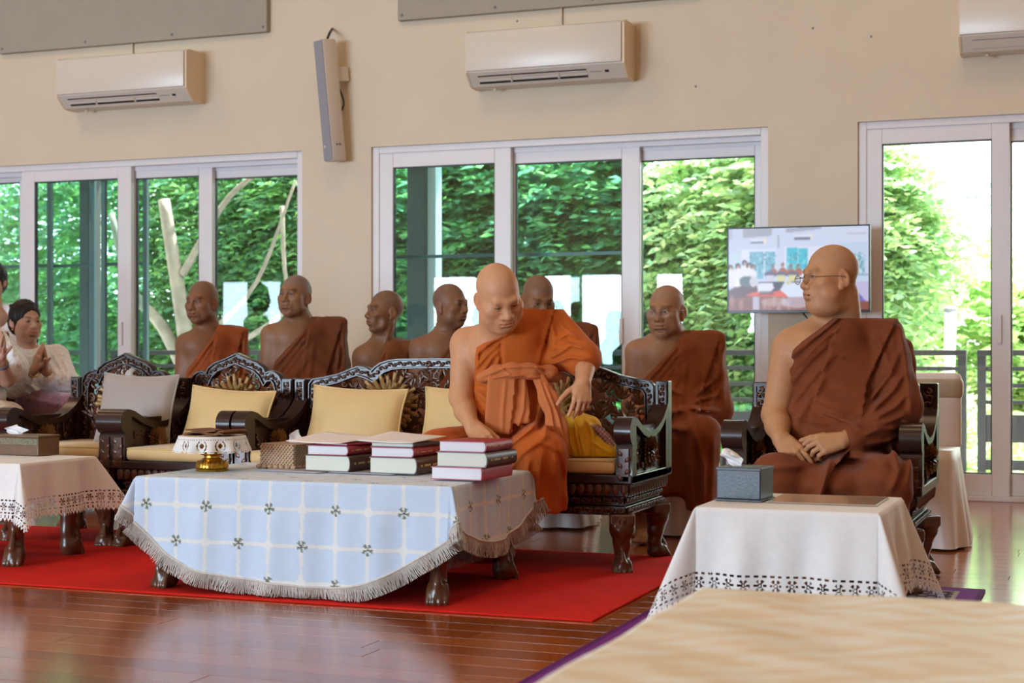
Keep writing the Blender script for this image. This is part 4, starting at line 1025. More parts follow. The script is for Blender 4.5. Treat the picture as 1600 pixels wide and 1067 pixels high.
lace_cloth('white cloth with wide lace hem on the table before the monk in glasses', -.83, 4.51, .25, .245, .447, .27, 4, flare=.11, fold=.35)
# ---- foreground table with cream and gold cloth
low_table('long_table', 'table under the cream and gold cloth, nearest the camera', -.69, 1.3, 1.35, 2.77, .445)
fc = thing('cream_tablecloth', 'cream and gold patterned cloth on the blurred table nearest the camera', 'tablecloth', (.305, 2.06, 0))
nx, ny = 240, 200; a, b = 1.0 + .22, .715 + .22
P, Q = np.meshgrid(np.linspace(-a, a, nx), np.linspace(-b, b, ny), indexing='ij'); V = drape(P, Q, 1.0, .715, .449, .12, .5, 1, .010, 25, 3)
rg = np.random.default_rng(5); hz = sum(rg.uniform(.4, 1) * np.sin(P * rg.uniform(6, 26) + Q * rg.uniform(-26, 26) + rg.uniform(0, 6)) for _ in range(7)); V[..., 2] += .0022 * np.where(np.maximum(np.abs(P) - 1.0, np.abs(Q) - .715) < 0, hz + 3, 0) * .7
nz_ = sum(np.sin(P * rg.uniform(15, 60) + Q * rg.uniform(-90, 90) + rg.uniform(0, 6)) for _ in range(9)); C = np.zeros(P.shape + (3,)); C[:] = (.86, .76, .52); C[nz_ > .9] = (.80, .62, .32); C[nz_ < -1.6] = (.88, .84, .68)
ii, jj = np.meshgrid(np.arange(nx - 1), np.arange(ny - 1), indexing='ij'); k = (ii * ny + jj).ravel()
np_mesh('cloth', V.reshape(-1, 3), np.stack([k, k + ny, k + ny + 1, k + 1], 1), mat('cream_gold_cloth', rough=.5, attr=True, sheen=.4, bump=.1, bscale=120), fc, True, C.reshape(-1, 3))
# ================================================================ things on the tables
M_goldm = mat('polished_gold', (.62, .34, .05), .22, metal=.9, noise=.1, nscale=60, bump=.15, bscale=150)
TZ = .4225
q = pZ(327, 736, TZ)
t = thing('pedestal_tray', 'gold pedestal tray on the checked cloth, under a white crochet doily', 'tray', (q.x, q.y + .02, TZ))
MB().lathe([(.062, 0), (.064, .008), (.058, .012), (.060, .02), (.052, .035), (.040, .045), (.030, .052), (.030, .058), (.044, .064), (.046, .070), (.034, .074), (.05, .092), (.105, .116), (.125, .126), (.127, .132), (.10, .129)], 40).build('stand', M_goldm, t, autos=50)
for k in range(20):
    s_ = MB(); petal(s_, spin(0, 0, .012, 0), .03, .02, .004, -.25)
    MBp = MB(); MBp.add(np.concatenate(s_.v), s_.f, Matrix.Rotation(2 * math.pi * k / 20, 4, 'Z') @ Matrix.Translation((0, -.060, 0))); MBp.build('lotus_petal', M_goldm, t, smooth=True, fix=False)
zt = TZ + .133
t = thing('crochet_doily', 'white crochet doily with ring pattern hanging over the gold tray', 'doily', (q.x, q.y + .02, zt))
nr, nt = 60, 420; RR, TT = np.meshgrid(np.linspace(0, .194, nr), np.linspace(0, 2 * math.pi, nt, endpoint=False), indexing='ij')
over = np.maximum(RR - .128, 0); w_ = np.minimum(over / .06, 1); rad = np.minimum(RR, .128) + over * .25 + w_ * .009 * np.sin(TT * 11 + .6); zz = -over * .93 + .003
Vd2 = np.stack([rad * np.cos(TT), rad * np.sin(TT), zz], -1).reshape(-1, 3)
rc, tcn = (RR[:-1] + RR[1:]) / 2, TT[:-1] + math.pi / nt; n12 = 12; ft = (tcn / (2 * math.pi / n12)); ft = (ft - np.floor(ft) - .5) * 2 * math.pi / n12 * .165
rr2 = np.hypot(ft, rc - .165); hole = ((rr2 < .025) & (rr2 > .0195) & (np.abs(ft) > .010)) | (rr2 < .0105) | ((np.abs(rc - .139) < .0025) & (np.cos(tcn * 90) > .2)) | (rc > .196 + .008 * np.cos(tcn * n12 * 2)) | ((np.abs(rc - .19) < .002) & (np.cos(tcn * 120) > .2))
kk = (np.arange(nr - 1)[:, None] * nt + np.arange(nt)[None]); kk2 = (np.arange(nr - 1)[:, None] * nt + (np.arange(nt)[None] + 1) % nt); kp = ~hole
F4 = np.stack([kk[kp], kk[kp] + nt, kk2[kp] + nt, kk2[kp]], 1); us, inv = np.unique(F4, return_inverse=True); np_mesh('crochet', Vd2[us], inv.reshape(-1, 4), mat('crochet_thread', (.8, .79, .77), .75, bump=.3, bscale=400), t)
M_brcloth = mat('brown_cotton', (.17, .072, .022), .8, noise=.08, nscale=20, bump=.1, bscale=300)
t = thing('folded_cloth', 'folded brown cloth lying on the white crochet doily', 'cloth', (q.x + .012, q.y + .02, zt + .004), R(-8))
mb = MB()
for (z, x0, x1) in ((.0, -.10, .095), (.009, -.092, .10), (.017, -.085, .06)):
    pts = [(x, z + .005 + .003 * math.sin(x * 40 + z * 300) + (.010 * math.exp(-((x - .085) / .02) ** 2) if x1 > .08 else 0)) for x in np.linspace(x0, x1, 24)]
    poly = pts + [(x, zz_ - .006) for x, zz_ in reversed(pts)]
    mb.prism(poly, -.07, .07)
mb.build('fold', M_brcloth, t, autos=40)
# woven tissue box
M_weave = mat('woven_reed', (.50, .33, .20), .6, noise=.15, nscale=60); M_weaved = mat('woven_reed_dark', (.20, .11, .06), .7)
M_tissue = mat('tissue_paper', (.86, .84, .84), .8, sheen=.2)
q = pZ(417, 730, TZ)
t = thing('woven_tissue_box', 'woven reed tissue box with a braided base, left of the book stacks', 'tissue box', (q.x + .105, q.y + .03, TZ), R(-12))
bw, bd, bh = .085, .10, .095
MB().box(-bw, bw, -bd, bd, .008, bh, .004).build('inner_box', M_weaved, t)
wv = MB(); cell = .0165
def strip(mb, face, u0, v0, u1, v1, lift):
    """one reed on a face: front, side, or top"""
    du, dv = u1 - u0, v1 - v0; L = math.hypot(du, dv); nu, nv = -dv / L * .0032, du / L * .0032; h = .002 + lift
    P = [(u0 + nu, v0 + nv), (u1 + nu, v1 + nv), (u1 - nu, v1 - nv), (u0 - nu, v0 - nv)]
    f = {'f': lambda u, v, d: (u, -bd - d, v), 's': lambda u, v, d: (bw + d, u, v), 't': lambda u, v, d: (u, v, bh + d), 'l': lambda u, v, d: (-bw - d, u, v), 'b': lambda u, v, d: (u, bd + d, v)}[face]
    mb.add([f(u, v, 0) for u, v in P] + [f(u, v, h) for u, v in P], [(4, 5, 6, 7), (0, 1, 5, 4), (1, 2, 6, 5), (2, 3, 7, 6), (3, 0, 4, 7)])
for face, ua, va0, va1 in (('f', bw, .01, bh), ('b', bw, .01, bh), ('s', bd, .01, bh), ('l', bd, .01, bh), ('t', bw, -bd, bd)):
    for sg in (1, -1):
        c = -2 * ua - (va1 - va0)
        while c < 2 * ua + (va1 - va0):
            u0, v0 = c, va0; u1, v1 = c + sg * (va1 - va0), va1
            # clip to the face
            ts = [0., 1.]; du = u1 - u0
            lo, hi = sorted(((-ua - u0) / du, (ua - u0) / du)); t0, t1 = max(0, lo), min(1, hi)
            if t1 - t0 > .02: strip(wv, face, u0 + du * t0, v0 + (v1 - v0) * t0, u0 + du * t1, v0 + (v1 - v0) * t1, .0015 if sg > 0 else 0)
            c += cell
w_ = wv.build('weave', M_weave, t); w_['kind'] = 'stuff'
br = MB()
for i in range(26):
    a0 = i / 26 * (4 * (bw + bd)); P = lambda s: (-bw + s, -bd) if s < 2 * bw else ((bw, -bd + s - 2 * bw) if s < 2 * bw + 2 * bd else ((bw - (s - 2 * bw - 2 * bd), bd) if s < 4 * bw + 2 * bd else (-bw, bd - (s - 4 * bw - 2 * bd))))
    x, y = P(a0); br.sphere((x * 1.05, y * 1.05, .009), (.014, .014, .009), 8)
q2 = br.build('braided_base', M_weave, t, smooth=True); q2['kind'] = 'stuff'
def tissue(parent, x, y, z, hgt, w, seed, yaw=0., lean=0.):
    n = 16; g = np.linspace(-1, 1, n); U, W = np.meshgrid(g, np.linspace(0, 1, n), indexing='ij'); r_ = np.random.default_rng(seed)
    X = U * w * (.25 + .75 * W ** .7) * (1 - .55 * W ** 3) + lean * W ** 1.5; Y = .012 * np.sin(U * 4 + seed) * W + .008 * np.sin(W * 9 + U * 3); Z = hgt * W * (1 - .35 * U ** 2 * W)
    ii, jj = np.meshgrid(np.arange(n - 1), np.arange(n - 1), indexing='ij'); k = (ii * n + jj).ravel()
    o = np_mesh('tissue', np.stack([X, Y, Z], 2).reshape(-1, 3), np.stack([k, k + n, k + n + 1, k + 1], 1), M_tissue, parent); o.location = (x, y, z); o.rotation_euler = (0, 0, yaw); return o
tissue(t, 0, 0, bh, .055, .04, 1, .3, .012)
# books
M_pages = mat('book_pages', (.70, .72, .62), .8, bump=.15, bscale=40, stretch=(1, 1, 60)); M_pagew = mat('white_pages', (.76, .76, .80), .8, bump=.15, bscale=40, stretch=(1, 1, 60))
M_brown = mat('brown_leather_cover', (.075, .030, .018), .4, noise=.15, nscale=30); M_crim = mat('crimson_cover', (.36, .025, .055), .45, noise=.08, nscale=20)
M_pinkc = mat('rose_cover', (.50, .10, .14), .5, noise=.15, nscale=6); M_goldt = mat('gold_lettering', (.55, .36, .12), .4)
def book(label, x, y, z, w, d, h, yaw, cover, pages, group, spine_round=True):
    o = thing('book', label, 'book', (x, y, z), R(yaw), group); ct = .0028
    mb = MB(); n = 9; sp = [(w / 2 - .006 + (.012 if spine_round else .004) * math.cos(a), h / 2 + (h / 2) * math.sin(a)) for a in np.linspace(-math.pi / 2, math.pi / 2, n)]
    so = [(-w / 2, 0)] + sp + [(-w / 2, h)]; si = [(-w / 2, h - ct)] + [(w / 2 - .006 + (.012 if spine_round else .004) * math.cos(a) - ct * math.cos(a) * .9, h / 2 + (h / 2 - ct) * math.sin(a)) for a in np.linspace(math.pi / 2, -math.pi / 2, n)] + [(-w / 2, ct)]
    mb.prism(so + si, -d / 2, d / 2); mb.build('cover', cover, o, autos=40)
    pp = [(-w / 2 + .004, ct)] + [(w / 2 - .007 + (.011 if spine_round else .003) * math.cos(a) - .003, h / 2 + (h / 2 - ct) * math.sin(a)) for a in np.linspace(-math.pi / 2, math.pi / 2, n)] + [(-w / 2 + .004, h - ct)]
    MB().prism(pp, -d / 2 + .003, d / 2 - .003).build('pages', pages, o, autos=40)
    if spine_round:
        g = MB()
        for k, (u0, u1) in enumerate(((-.10, -.085), (-.07, -.02), (.0, .045), (.08, .09))):
            xs = w / 2 - .006 + .0122; g.box(xs - .001, xs + .0006, u0 * d / .26, u1 * d / .26, h * .44, h * .56)
        tag(g.build('spine_lettering', M_goldt, o), kind='stuff')
    return o
M_paper = mat('paper_sheet', (.86, .83, .84), .7)
def sheet(label, x, y, z, w, d, yaw, cat='paper', m=None, bend=.0, dark=False):
    o = thing('paper_sheet', label, cat, (x, y, z), R(yaw)); n = 10; g = np.linspace(-.5, .5, n); U, W = np.meshgrid(g, g, indexing='ij'); Z = bend * (np.abs(U) ** 2 * 4) * np.where(U < 0, 1, .3) + (.020 * (W + .5) * (1 - .5 * U) if bend else 0)
    V = np.concatenate([np.stack([U * w, W * d, Z], 2).reshape(-1, 3), np.stack([U * w, W * d, Z + .0012], 2).reshape(-1, 3)]); ii, jj = np.meshgrid(np.arange(n - 1), np.arange(n - 1), indexing='ij'); k = (ii * n + jj).ravel(); f = np.stack([k, k + 1, k + n + 1, k + n], 1)
    e = [i * n for i in range(n)] + [(n - 1) * n + j for j in range(1, n)] + [i * n + n - 1 for i in range(n - 2, -1, -1)] + [j for j in range(n - 2, 0, -1)]; e = np.array(e); e2 = np.roll(e, -1)
    np_mesh('leaf', V, np.concatenate([f, f[:, ::-1] + n * n, np.stack([e, e2, e2 + n * n, e + n * n], 1)]), m or M_paper, o, False); return o
BG = 'books stacked on the checked cloth'
bx, by = pZ(506, 737, TZ).x, 5.30
sheet('pale lilac paper lying flat under the left book stack', bx - .10, by + .09, TZ + .003, .30, .26, -8, m=mat('lilac_paper', (.50, .50, .56), .7))
sheet('pale lilac paper lying flat under the middle book stack', pZ(600, 740, TZ).x - .05, by + .09, TZ + .004, .28, .26, -6, m=MATS['lilac_paper'])
def stack(px, yf, yaw, items, z0=TZ + .006):
    c = pY(px, 738, yf); z = z0
    for (fn, h, dx, dy, dyaw, kw) in items:
        fn(c.x + dx, yf + .135 + dy, z, yaw + dyaw, h, kw); z += h + .0006
    return c
BK = lambda cov, pg, lab, w=.195, d=.26, rnd=True: (lambda x, y, z, yaw, h, kw: book(lab, x, y, z, w, d, h, yaw, cov, pg, BG, rnd))
SH = lambda lab, w=.24, d=.27, bend=0.: (lambda x, y, z, yaw, h, kw: sheet(lab, x, y, z, w, d, yaw, bend=bend))
stack(508, 5.29, -4, [(BK(M_brown, M_pages, 'thick brown book at the bottom of the left stack by the woven box'), .060, .012, 0, 0, 0), (BK(M_crim, M_pagew, 'crimson book on the brown one in the left stack', .175, .235), .036, .004, 0, 1, 0),
                      (BK(M_crim, M_paper, 'thin dark red booklet under the loose paper of the left stack', .16, .22, False), .008, .03, .02, -10, 0), (SH('loose cream paper spread over the left book stack', .26, .26, .004), .003, -.035, 0, -6, 0)])
stack(610, 5.27, -3, [(BK(M_brown, M_pages, 'thick brown book at the bottom of the middle stack'), .060, .012, 0, 0, 0), (BK(M_crim, M_pagew, 'crimson book on the brown one in the middle stack', .175, .235), .036, .0, 0, 1, 0),
                      (BK(M_brown, M_pages, 'thin brown booklet under the loose paper of the middle stack', .185, .22, False), .016, .0, .01, -2, 0), (SH('loose cream paper spread over the middle book stack', .25, .24, .004), .003, -.02, .01, -6, 0)])
stack(713, 5.10, -4, [(BK(M_pinkc, M_pagew, 'flat rose spined book at the bottom of the right stack', .205, .255, False), .044, .006, 0, 0, 0), (BK(M_brown, M_pages, 'thick brown book in the middle of the right stack by the monk'), .052, .018, .01, 1, 0),
                      (BK(M_crim, M_pagew, 'rose red book on top of the right stack, at the hand of the monk', .18, .24), .038, .014, .01, 2, 0)])
# carved box on the left table
M_boxw = mat('box_wood', (.16, .085, .04), .4, noise=.2, nscale=20, stretch=(1, 6, 6)); M_boxg = mat('box_inlay', (.17, .15, .09), .4, noise=.5, nscale=90)
q = pZ(64, 713, .43)
t = thing('wooden_tissue_box', 'wooden tissue box with a carved band, on the lace cloth at the photo edge', 'tissue box', (q.x - .135, q.y + .075, .431), R(-6))
MB().box(-.13, .13, -.065, .065, 0, .078, .003).build('box', M_boxw, t); MB().box(-.127, .127, -.068, -.06, .046, .074, .001).build('carved_band', M_boxg, t); MB().box(-.133, .133, -.068, .068, .078, .088, .003).build('lid', M_boxw, t)
tissue(t, -.06, 0, .086, .045, .09, 3)
# dark tissue box and glass sheet on the right table
M_leath = mat('dark_leather_box', (.018, .018, .026), .4, bump=.1, bscale=200)
q = pZ(1117, 783, .45)
t = thing('leather_tissue_box', 'dark leather tissue box on the white cloth by the monk in glasses', 'tissue box', (q.x + .072, q.y + .075, .4505), R(-6))
MB().box(-.066, .066, -.062, .062, .006, .092, .003).build('box', M_leath, t); MB().box(-.070, .070, -.066, .066, 0, .006, .001).build('base', M_leath, t)
MB().box(-.068, .068, -.064, .064, .088, .097, .002).build('lid', M_leath, t); MB().box(-.01, .04, -.010, .010, .0968, .0974).build('slot', M_black, t)
tissue(t, -.025, 0, .096, .052, .045, 6, -.1, -.035)
g = MB().box(-.72 - .20, -.72 + .11, 4.44, 4.70, .4506, .4536, .001); tag(g.build('glass_sheet', mat('sheet_reflection', (.45, .36, .28), .12, spec=.6)), 'thin glossy sheet lying on the white cloth, right of the dark tissue box', 'sheet')  # brown reflection of the robe in the clear pane, put into its colour
# ================================================================ chairs with satin covers
M_satin = mat('white_satin', (.70, .62, .58), .38, noise=.03, sheen=.3, bump=.04, bscale=25); M_sash = mat('gold_sash', (.40, .31, .20), .35, noise=.05, sheen=.3)
def covered_chair(x, y, label, rz=0.):
    o = thing('covered_chair', label, 'chair', (x, y, 0), rz)
    s = SDF(); s.box((0, .20, .60), (.215, .03, .185), .028, .01).post(lambda D, X, Y, Z: D + .0 * X)
    sdf_obj('back_cover', s, (-.25, .13, .39), (.25, .27, .82), .012, M_satin, o)
    s = SDF(); s.box((0, .20, .71), (.222, .038, .055), .03, .01); sdf_obj('sash', s, (-.26, .13, .63), (.26, .27, .79), .012, M_sash, o)
    n = 120; th = np.linspace(0, 2 * math.pi, n, endpoint=False); V = []
    for z in np.linspace(.44, .012, 10):
        f = (.44 - z) / .43; cx, cy = np.cos(th), np.sin(th); ex = (np.abs(cx) ** 5 + np.abs(cy) ** 5) ** (-1 / 5.)
        fo = 1 + f * (.22 + .07 * np.sin(th * 12)); V.append(np.stack([cx * ex * .215 * fo, cy * ex * .225 * fo, np.full(n, z)], 1))
    V = np.concatenate(V + [np.array([[0, 0, .445]])]); k = (np.arange(9)[:, None] * n + np.arange(n)).ravel(); k2 = (np.arange(9)[:, None] * n + (np.arange(n) + 1) % n).ravel()
    np_mesh('skirt', V, [tuple(f) for f in np.stack([k, k2, k2 + n, k + n], 1)] + [(i, 10 * n, (i + 1) % n) for i in range(n)], M_satin, o)
    return o
CC = covered_chair(-.865, 7.40, 'satin covered chair with a gold sash, right of the carved armchair'); CC['group'] = 'satin covered chairs'
# ================================================================ people
M_skin = mat('skin', rough=.48, attr=True, sss=.1, spec=.3, noise=.05, nscale=60, bump=.04, bscale=220)
M_eye = mat('eye', rough=.2, attr=True, spec=.4)
M_wire = mat('spectacle_wire', (.25, .20, .16), .3, metal=.8)
G_lens = glass_mat('spectacle_lens', (.98, .98, .98), .25)
def robe_mat(name, c, sheen=.08): return mat(name, c, .75, noise=.10, nscale=9, bump=.14, bscale=420, sheen=sheen, spec=.25)
def sm(a, b, x): t = np.clip((x - a) / (b - a), 0, 1); return t * t * (3 - 2 * t)
def rot(yaw=0., pitch=0., roll=0.):
    """yaw > 0 turns the face to +x, pitch > 0 looks down, roll > 0 tips the crown to +x"""
    return np.array(Matrix.Rotation(R(yaw), 3, 'Z') @ Matrix.Rotation(R(roll), 3, 'Y') @ Matrix.Rotation(R(pitch), 3, 'X'))
class Frame:
    """upright frame whose -y axis looks at the camera; L() turns a photo pixel at a chosen depth into local metres"""
    def __init__(s, px, Y):
        q = pY(px, 550, Y); s.o = Vector((q.x, q.y, 0)); s.phi = math.atan2(-q.x, q.y); s.c, s.s = math.cos(s.phi), math.sin(s.phi)
    def L(s, px, py, dy=0.):
        d = ray(px, py); n = (-s.s, s.c); k = (n[0] * s.o.x + n[1] * s.o.y + dy) / (n[0] * d[0] + n[1] * d[1])
        x, y, z = d[0] * k - s.o.x, d[1] * k - s.o.y, CAMH + d[2] * k
        return np.array([x * s.c + y * s.s, -x * s.s + y * s.c, z])
    def XZ(s, pts, dy): return [tuple(s.L(p[0], p[1], dy)[[0, 2]]) for p in pts]
def polydist(x, z, pts):
    best = np.full(x.shape, 9.); side = np.zeros(x.shape); al = np.zeros(x.shape); tot = sum(math.dist(pts[i], pts[i + 1]) for i in range(len(pts) - 1)); run = 0
    for (x0, z0), (x1, z1) in zip(pts[:-1], pts[1:]):
        dx, dz = x1 - x0, z1 - z0; l2 = dx * dx + dz * dz + 1e-12; t = np.clip(((x - x0) * dx + (z - z0) * dz) / l2, 0, 1)
        d = np.hypot(x - x0 - t * dx, z - z0 - t * dz); m = d < best; best = np.where(m, d, best); side = np.where(m, np.sign(dx * (z - z0) - dz * (x - x0)), side)
        al = np.where(m, (run + t * math.sqrt(l2)) / tot, al); run += math.sqrt(l2)
    return best, side, al
def polysd(x, z, poly):
    d, _, _ = polydist(x, z, poly + [poly[0]]); ins = np.zeros(x.shape, bool); n = len(poly)
    for i in range(n):
        (x0, z0), (x1, z1) = poly[i], poly[(i + 1) % n]; c = (z0 > z) != (z1 > z); ins ^= c & (x < (x1 - x0) * (z - z0) / ((z1 - z0) or 1e-9) + x0)
    return np.where(ins, -d, d)
def folds(items, yb=.08, band=.05):
    """real relief in the cloth: ('r', line, width, height) ridge; ('l', line, width, height, side) overlapping edge; ('p', polygon, height) laid-on layer; ('c', polygon) cut-out; ('w', dir, wavelength, height, seed) ripples"""
    def fn(D, X, Y, Z):
        m = np.abs(D) < band; i = np.nonzero(m); x, y, z = X.ravel()[i[0]], Y.ravel()[i[1]], Z.ravel()[i[2]]; d = D[m].astype(float); disp = np.zeros_like(d); fr = 1 - sm(yb - .03, yb + .03, y)
        cut = None
        for it in items:
            if it[0] == 'r':
                q, s, a = polydist(x, z, it[1]); disp += fr * it[3] * 1.5 * (np.exp(-(q / (it[2] * .8)) ** 2) - .2 * np.exp(-((q - it[2] * 1.6) / it[2]) ** 2)) * np.minimum(1, 6 * np.minimum(a + .05, 1.03 - a))
            elif it[0] == 'l':
                q, s, a = polydist(x, z, it[1]); w = it[2]; k = np.where(s * it[4] > 0, np.exp(-q / w), -np.exp(-q / (w * .5)) * .8); disp += fr * it[3] * k * np.minimum(1, 6 * np.minimum(a + .03, 1.03 - a))
            elif it[0] == 'p':
                q = polysd(x, z, it[1]); disp += fr * it[2] * (1 - sm(-.004, .004, q))
            elif it[0] == 'c': q = polysd(x, z, it[1]); cut = -q if cut is None else np.maximum(cut, -q)
            elif it[0] == 'w':
                ux, uz = it[1]; ph = (x * ux + z * uz) * 2 * math.pi / it[2]; wb = 1.3 * np.sin(x * 17 + it[4]) + 1.1 * np.sin(z * 13 + 2 * it[4]) + .8 * np.sin(y * 15)
                disp += 1.5 * it[3] * np.sin(ph + wb) * (.5 + .5 * np.sin(x * 9 + z * 11 + it[4]))
        d = d - disp
        if cut is not None: d = np.maximum(d, cut)
        D = D.copy(); D[m] = d; return D
    return fn
def head(s, c, M, sc=1., fat=1., nose=1., slit=.0042, thin=0., ear=1., brow=1.):
    P = lambda x, y, z: np.array(c) + M @ (np.array([x, y, z]) * sc)
    E = lambda p, r, k=.012, sub=False, RM=None: s.ell(P(*p), np.array(r) * sc, k * sc, M if RM is None else M @ RM, sub)
    Cp = lambda a, b, ra, rb=None, k=.01, sub=False: s.cap(P(*a), P(*b), ra * sc, None if rb is None else rb * sc, k * sc, sub)
    E((0, .014, .036), (.076, .094, .086)); E((0, -.025, -.03), (.063 * fat, .066, .082), .03); E((0, -.064, -.094), (.027 * fat, .022, .020), .03)
    for x in (-1, 1):
        E((x * .044, -.054, -.016 - .004 * thin), (.028 * fat, .028, .024), .022); E((x * .046 * fat, -.03, -.062), (.024 * fat, .034, .03), .03)
        if thin: E((x * .062, -.062, -.056), (.014, .016, .026), .025, True)
    Cp((-.034, -.077, .027), (-.006, -.084, .022), .0125 * brow, .011, .016); Cp((.034, -.077, .027), (.006, -.084, .022), .0125 * brow, .011, .016)
    for x in (-1, 1): E((x * .033, -.093, .006), (.018, .012, .011), .012, True)
    Cp((0, -.083, .014), (0, -.102 - .006 * (nose - 1), -.022), .0085, .0125 * nose, .012); E((0, -.105, -.026), (.013 * nose, .010, .0095), .01)
    for x in (-1, 1): E((x * .0145 * nose, -.095, -.029), (.0095 * nose, .0105, .0085), .006); E((x * .0075, -.102, -.037), (.0042, .006, .003), .003, True)
    for x in (-1, 1): E((x * .0315, -.0725, .006), (.0155, .0155, .0150), .006)
    for x in (-1, 1): E((x * .032, -.0905, .0045), (.0135, .012, slit), .002, True)
    E((0, -.078, -.058), (.034, .022, .024), .02)
    E((0, -.0955, -.0525), (.023, .008, .0062), .006); E((0, -.0935, -.0655), (.020, .0085, .0072), .006); Cp((-.024, -.094, -.0595), (.024, -.094, -.0595), .0026, None, .004, True); Cp((-.012, -.1015, -.059), (.012, -.1015, -.059), .0022, None, .003, True)
    E((0, -.086, -.080), (.02, .01, .006), .012, True)
    for x in (-1, 1):
        RM = np.array(Matrix.Rotation(R(-22 * x), 3, 'Z') @ Matrix.Rotation(R(12), 3, 'X'))
        E((x * .078, .016, -.004), (.008, .020 * ear, .033 * ear), .006, False, RM); E((x * .0765, .006, -.032 * ear), (.0075, .011, .014 * ear), .006); E((x * .0865, .014, .0), (.006, .011, .020), .004, True, RM)
    return P
def eyes(parent, c, M, sc, look=(0, 0)):
    for x in (-1, 1):
        p = np.array(c) + M @ (np.array([x * .0315, -.0725, .006]) * sc); mb = MB(); mb.sphere((0, 0, 0), .0128 * sc, 18); V = np.concatenate(mb.v)
        g = np.array(Matrix.Rotation(R(look[0]), 3, 'Z') @ Matrix.Rotation(R(look[1]), 3, 'X')) @ np.array([0, -1, 0]); g = M @ g; a = (V / (.0128 * sc)) @ g
        C = np.where((a > .86)[:, None], (.018, .010, .007), (.38, .34, .30)); np_mesh('eye', V, [tuple(f) for f in mb.f], M_eye, parent, True, C, tuple(p))
def skin_col(V, c, M, sc, base, scalp=None, lip=(.8, .5, .48), brow=.55, hairline=.045, seed=0, tone=None):
    C = np.tile(np.array(base), (len(V), 1)); q = (V - np.array(c)) @ M / sc; x, y, z = q.T
    near = (np.abs(x) < .1) & (np.abs(y) < .14) & (z > -.14) & (z < .16)
    f = lambda v: v[:, None]
    w = near * np.exp(-((x / .024) ** 2 + ((z + .059) / .011) ** 2)) * (y < -.075); C = C * (1 - f(w * .55)) + f(w * .55) * C * np.array(lip)
    e = near * (y < -.05) * np.exp(-(((np.abs(x) - .032) / .018) ** 2) ** 2 - ((z - .030 + .10 * (np.abs(x) - .032) ** 2 / .02) / .0046) ** 2); C = C * (1 - f(e * min(.9, brow * 1.35)))
    e = near * (y < -.06) * np.exp(-((np.abs(x) - .032) / .0155) ** 4 - ((z - .0085 + .06 * (np.abs(x) - .032) ** 2 / .016) / .0024) ** 2); C = C * (1 - f(e * .8))
    e = near * (y < -.05) * np.exp(-((np.abs(x) - .032) / .016) ** 2 - ((z - .006) / .010) ** 2); C = C * (1 - f(e * .22) * np.array([.8, 1, 1]))
    ck = near * np.exp(-((np.abs(x) - .045) / .02) ** 2 - ((z + .02) / .02) ** 2) * (y < -.03); C = C * (1 + f(ck) * np.array([.06, -.02, -.03]))
    er = near * (np.abs(x) > .072); C = C * (1 + f(er * .8) * np.array([.05, -.06, -.06]))
    if scalp is not None:
        line = .062 - np.clip((y + .03) / .06, 0, 1) * .085; m = near * sm(-.006, .012, z - line) * (np.abs(x) < .0765 + .02 * (z > .02)); C = C * (1 - f(m * scalp[0])) + f(m * scalp[0]) * np.array(scalp[1])
    return np.clip(C, 0, 1)
def hand(s, w, fd, nd, th, curl=(25, 25, 25, 25), tcurl=20, spread=.16, sc=1., k=.003, tsp=.75):
    """w wrist, fd finger direction, nd back-of-hand direction, th side the thumb is on"""
    w = np.array(w, float); f = np.array(fd, float); f /= np.linalg.norm(f); n = np.array(nd, float); n -= f * (n @ f); n /= np.linalg.norm(n); t = np.array(th, float); t -= f * (t @ f) + n * (t @ n); t /= np.linalg.norm(t)
    offs = (.029, .0095, -.010, -.028); L = (.070, .079, .073, .057); kn = []
    for i in range(4):
        b = w + (f * .012 + t * offs[i] * .55) * sc; K = w + (f * (.083 - .006 * abs(i - 1)) + t * offs[i] + n * (.003 - .003 * abs(i - 1.3))) * sc; s.cap(b, K, .0165 * sc, .0125 * sc, .010); kn.append(K)
    s.ell(w + (f * .045 - n * .004) * sc, np.array([.03, .03, .016]) * sc, .012, np.stack([t, f, n], 1)); s.ell(w + (f * .035 + t * .020 - n * .010) * sc, np.array([.018, .028, .015]) * sc, .010, np.stack([t, f, n], 1))
    for i in range(4):
        p = kn[i]; d = f + t * spread * (1.5 - i) * .55; d /= np.linalg.norm(d); ang = 0; r = .0096 - .0008 * (i == 3); c = curl[i]
        for j, fr in enumerate((.45, .31, .24)):
            ang += R(c * (1, 1.05, .7)[j]); dd = d * math.cos(ang) - n * math.sin(ang); q = p + dd * L[i] * fr * sc; s.cap(p, q, r * sc, r * .88 * sc, k); p = q; r *= .9
    b = w + (f * .018 + t * .022 - n * .006) * sc; d = t * tsp + f * (1 - tsp * .35) - n * .25; d /= np.linalg.norm(d); p = b; ang = 0; r = .0125
    for j, l in enumerate((.042, .034, .027)):
        ang += R(tcurl * (0, 1, .8)[j]); ax = f * .75 - t * .45 - n * .3; ax /= np.linalg.norm(ax); dd = d * math.cos(ang) + ax * math.sin(ang); q = p + dd * l * sc; s.cap(p, q, r * sc, r * .86 * sc, .006 if j == 0 else k); p = q; r *= .88
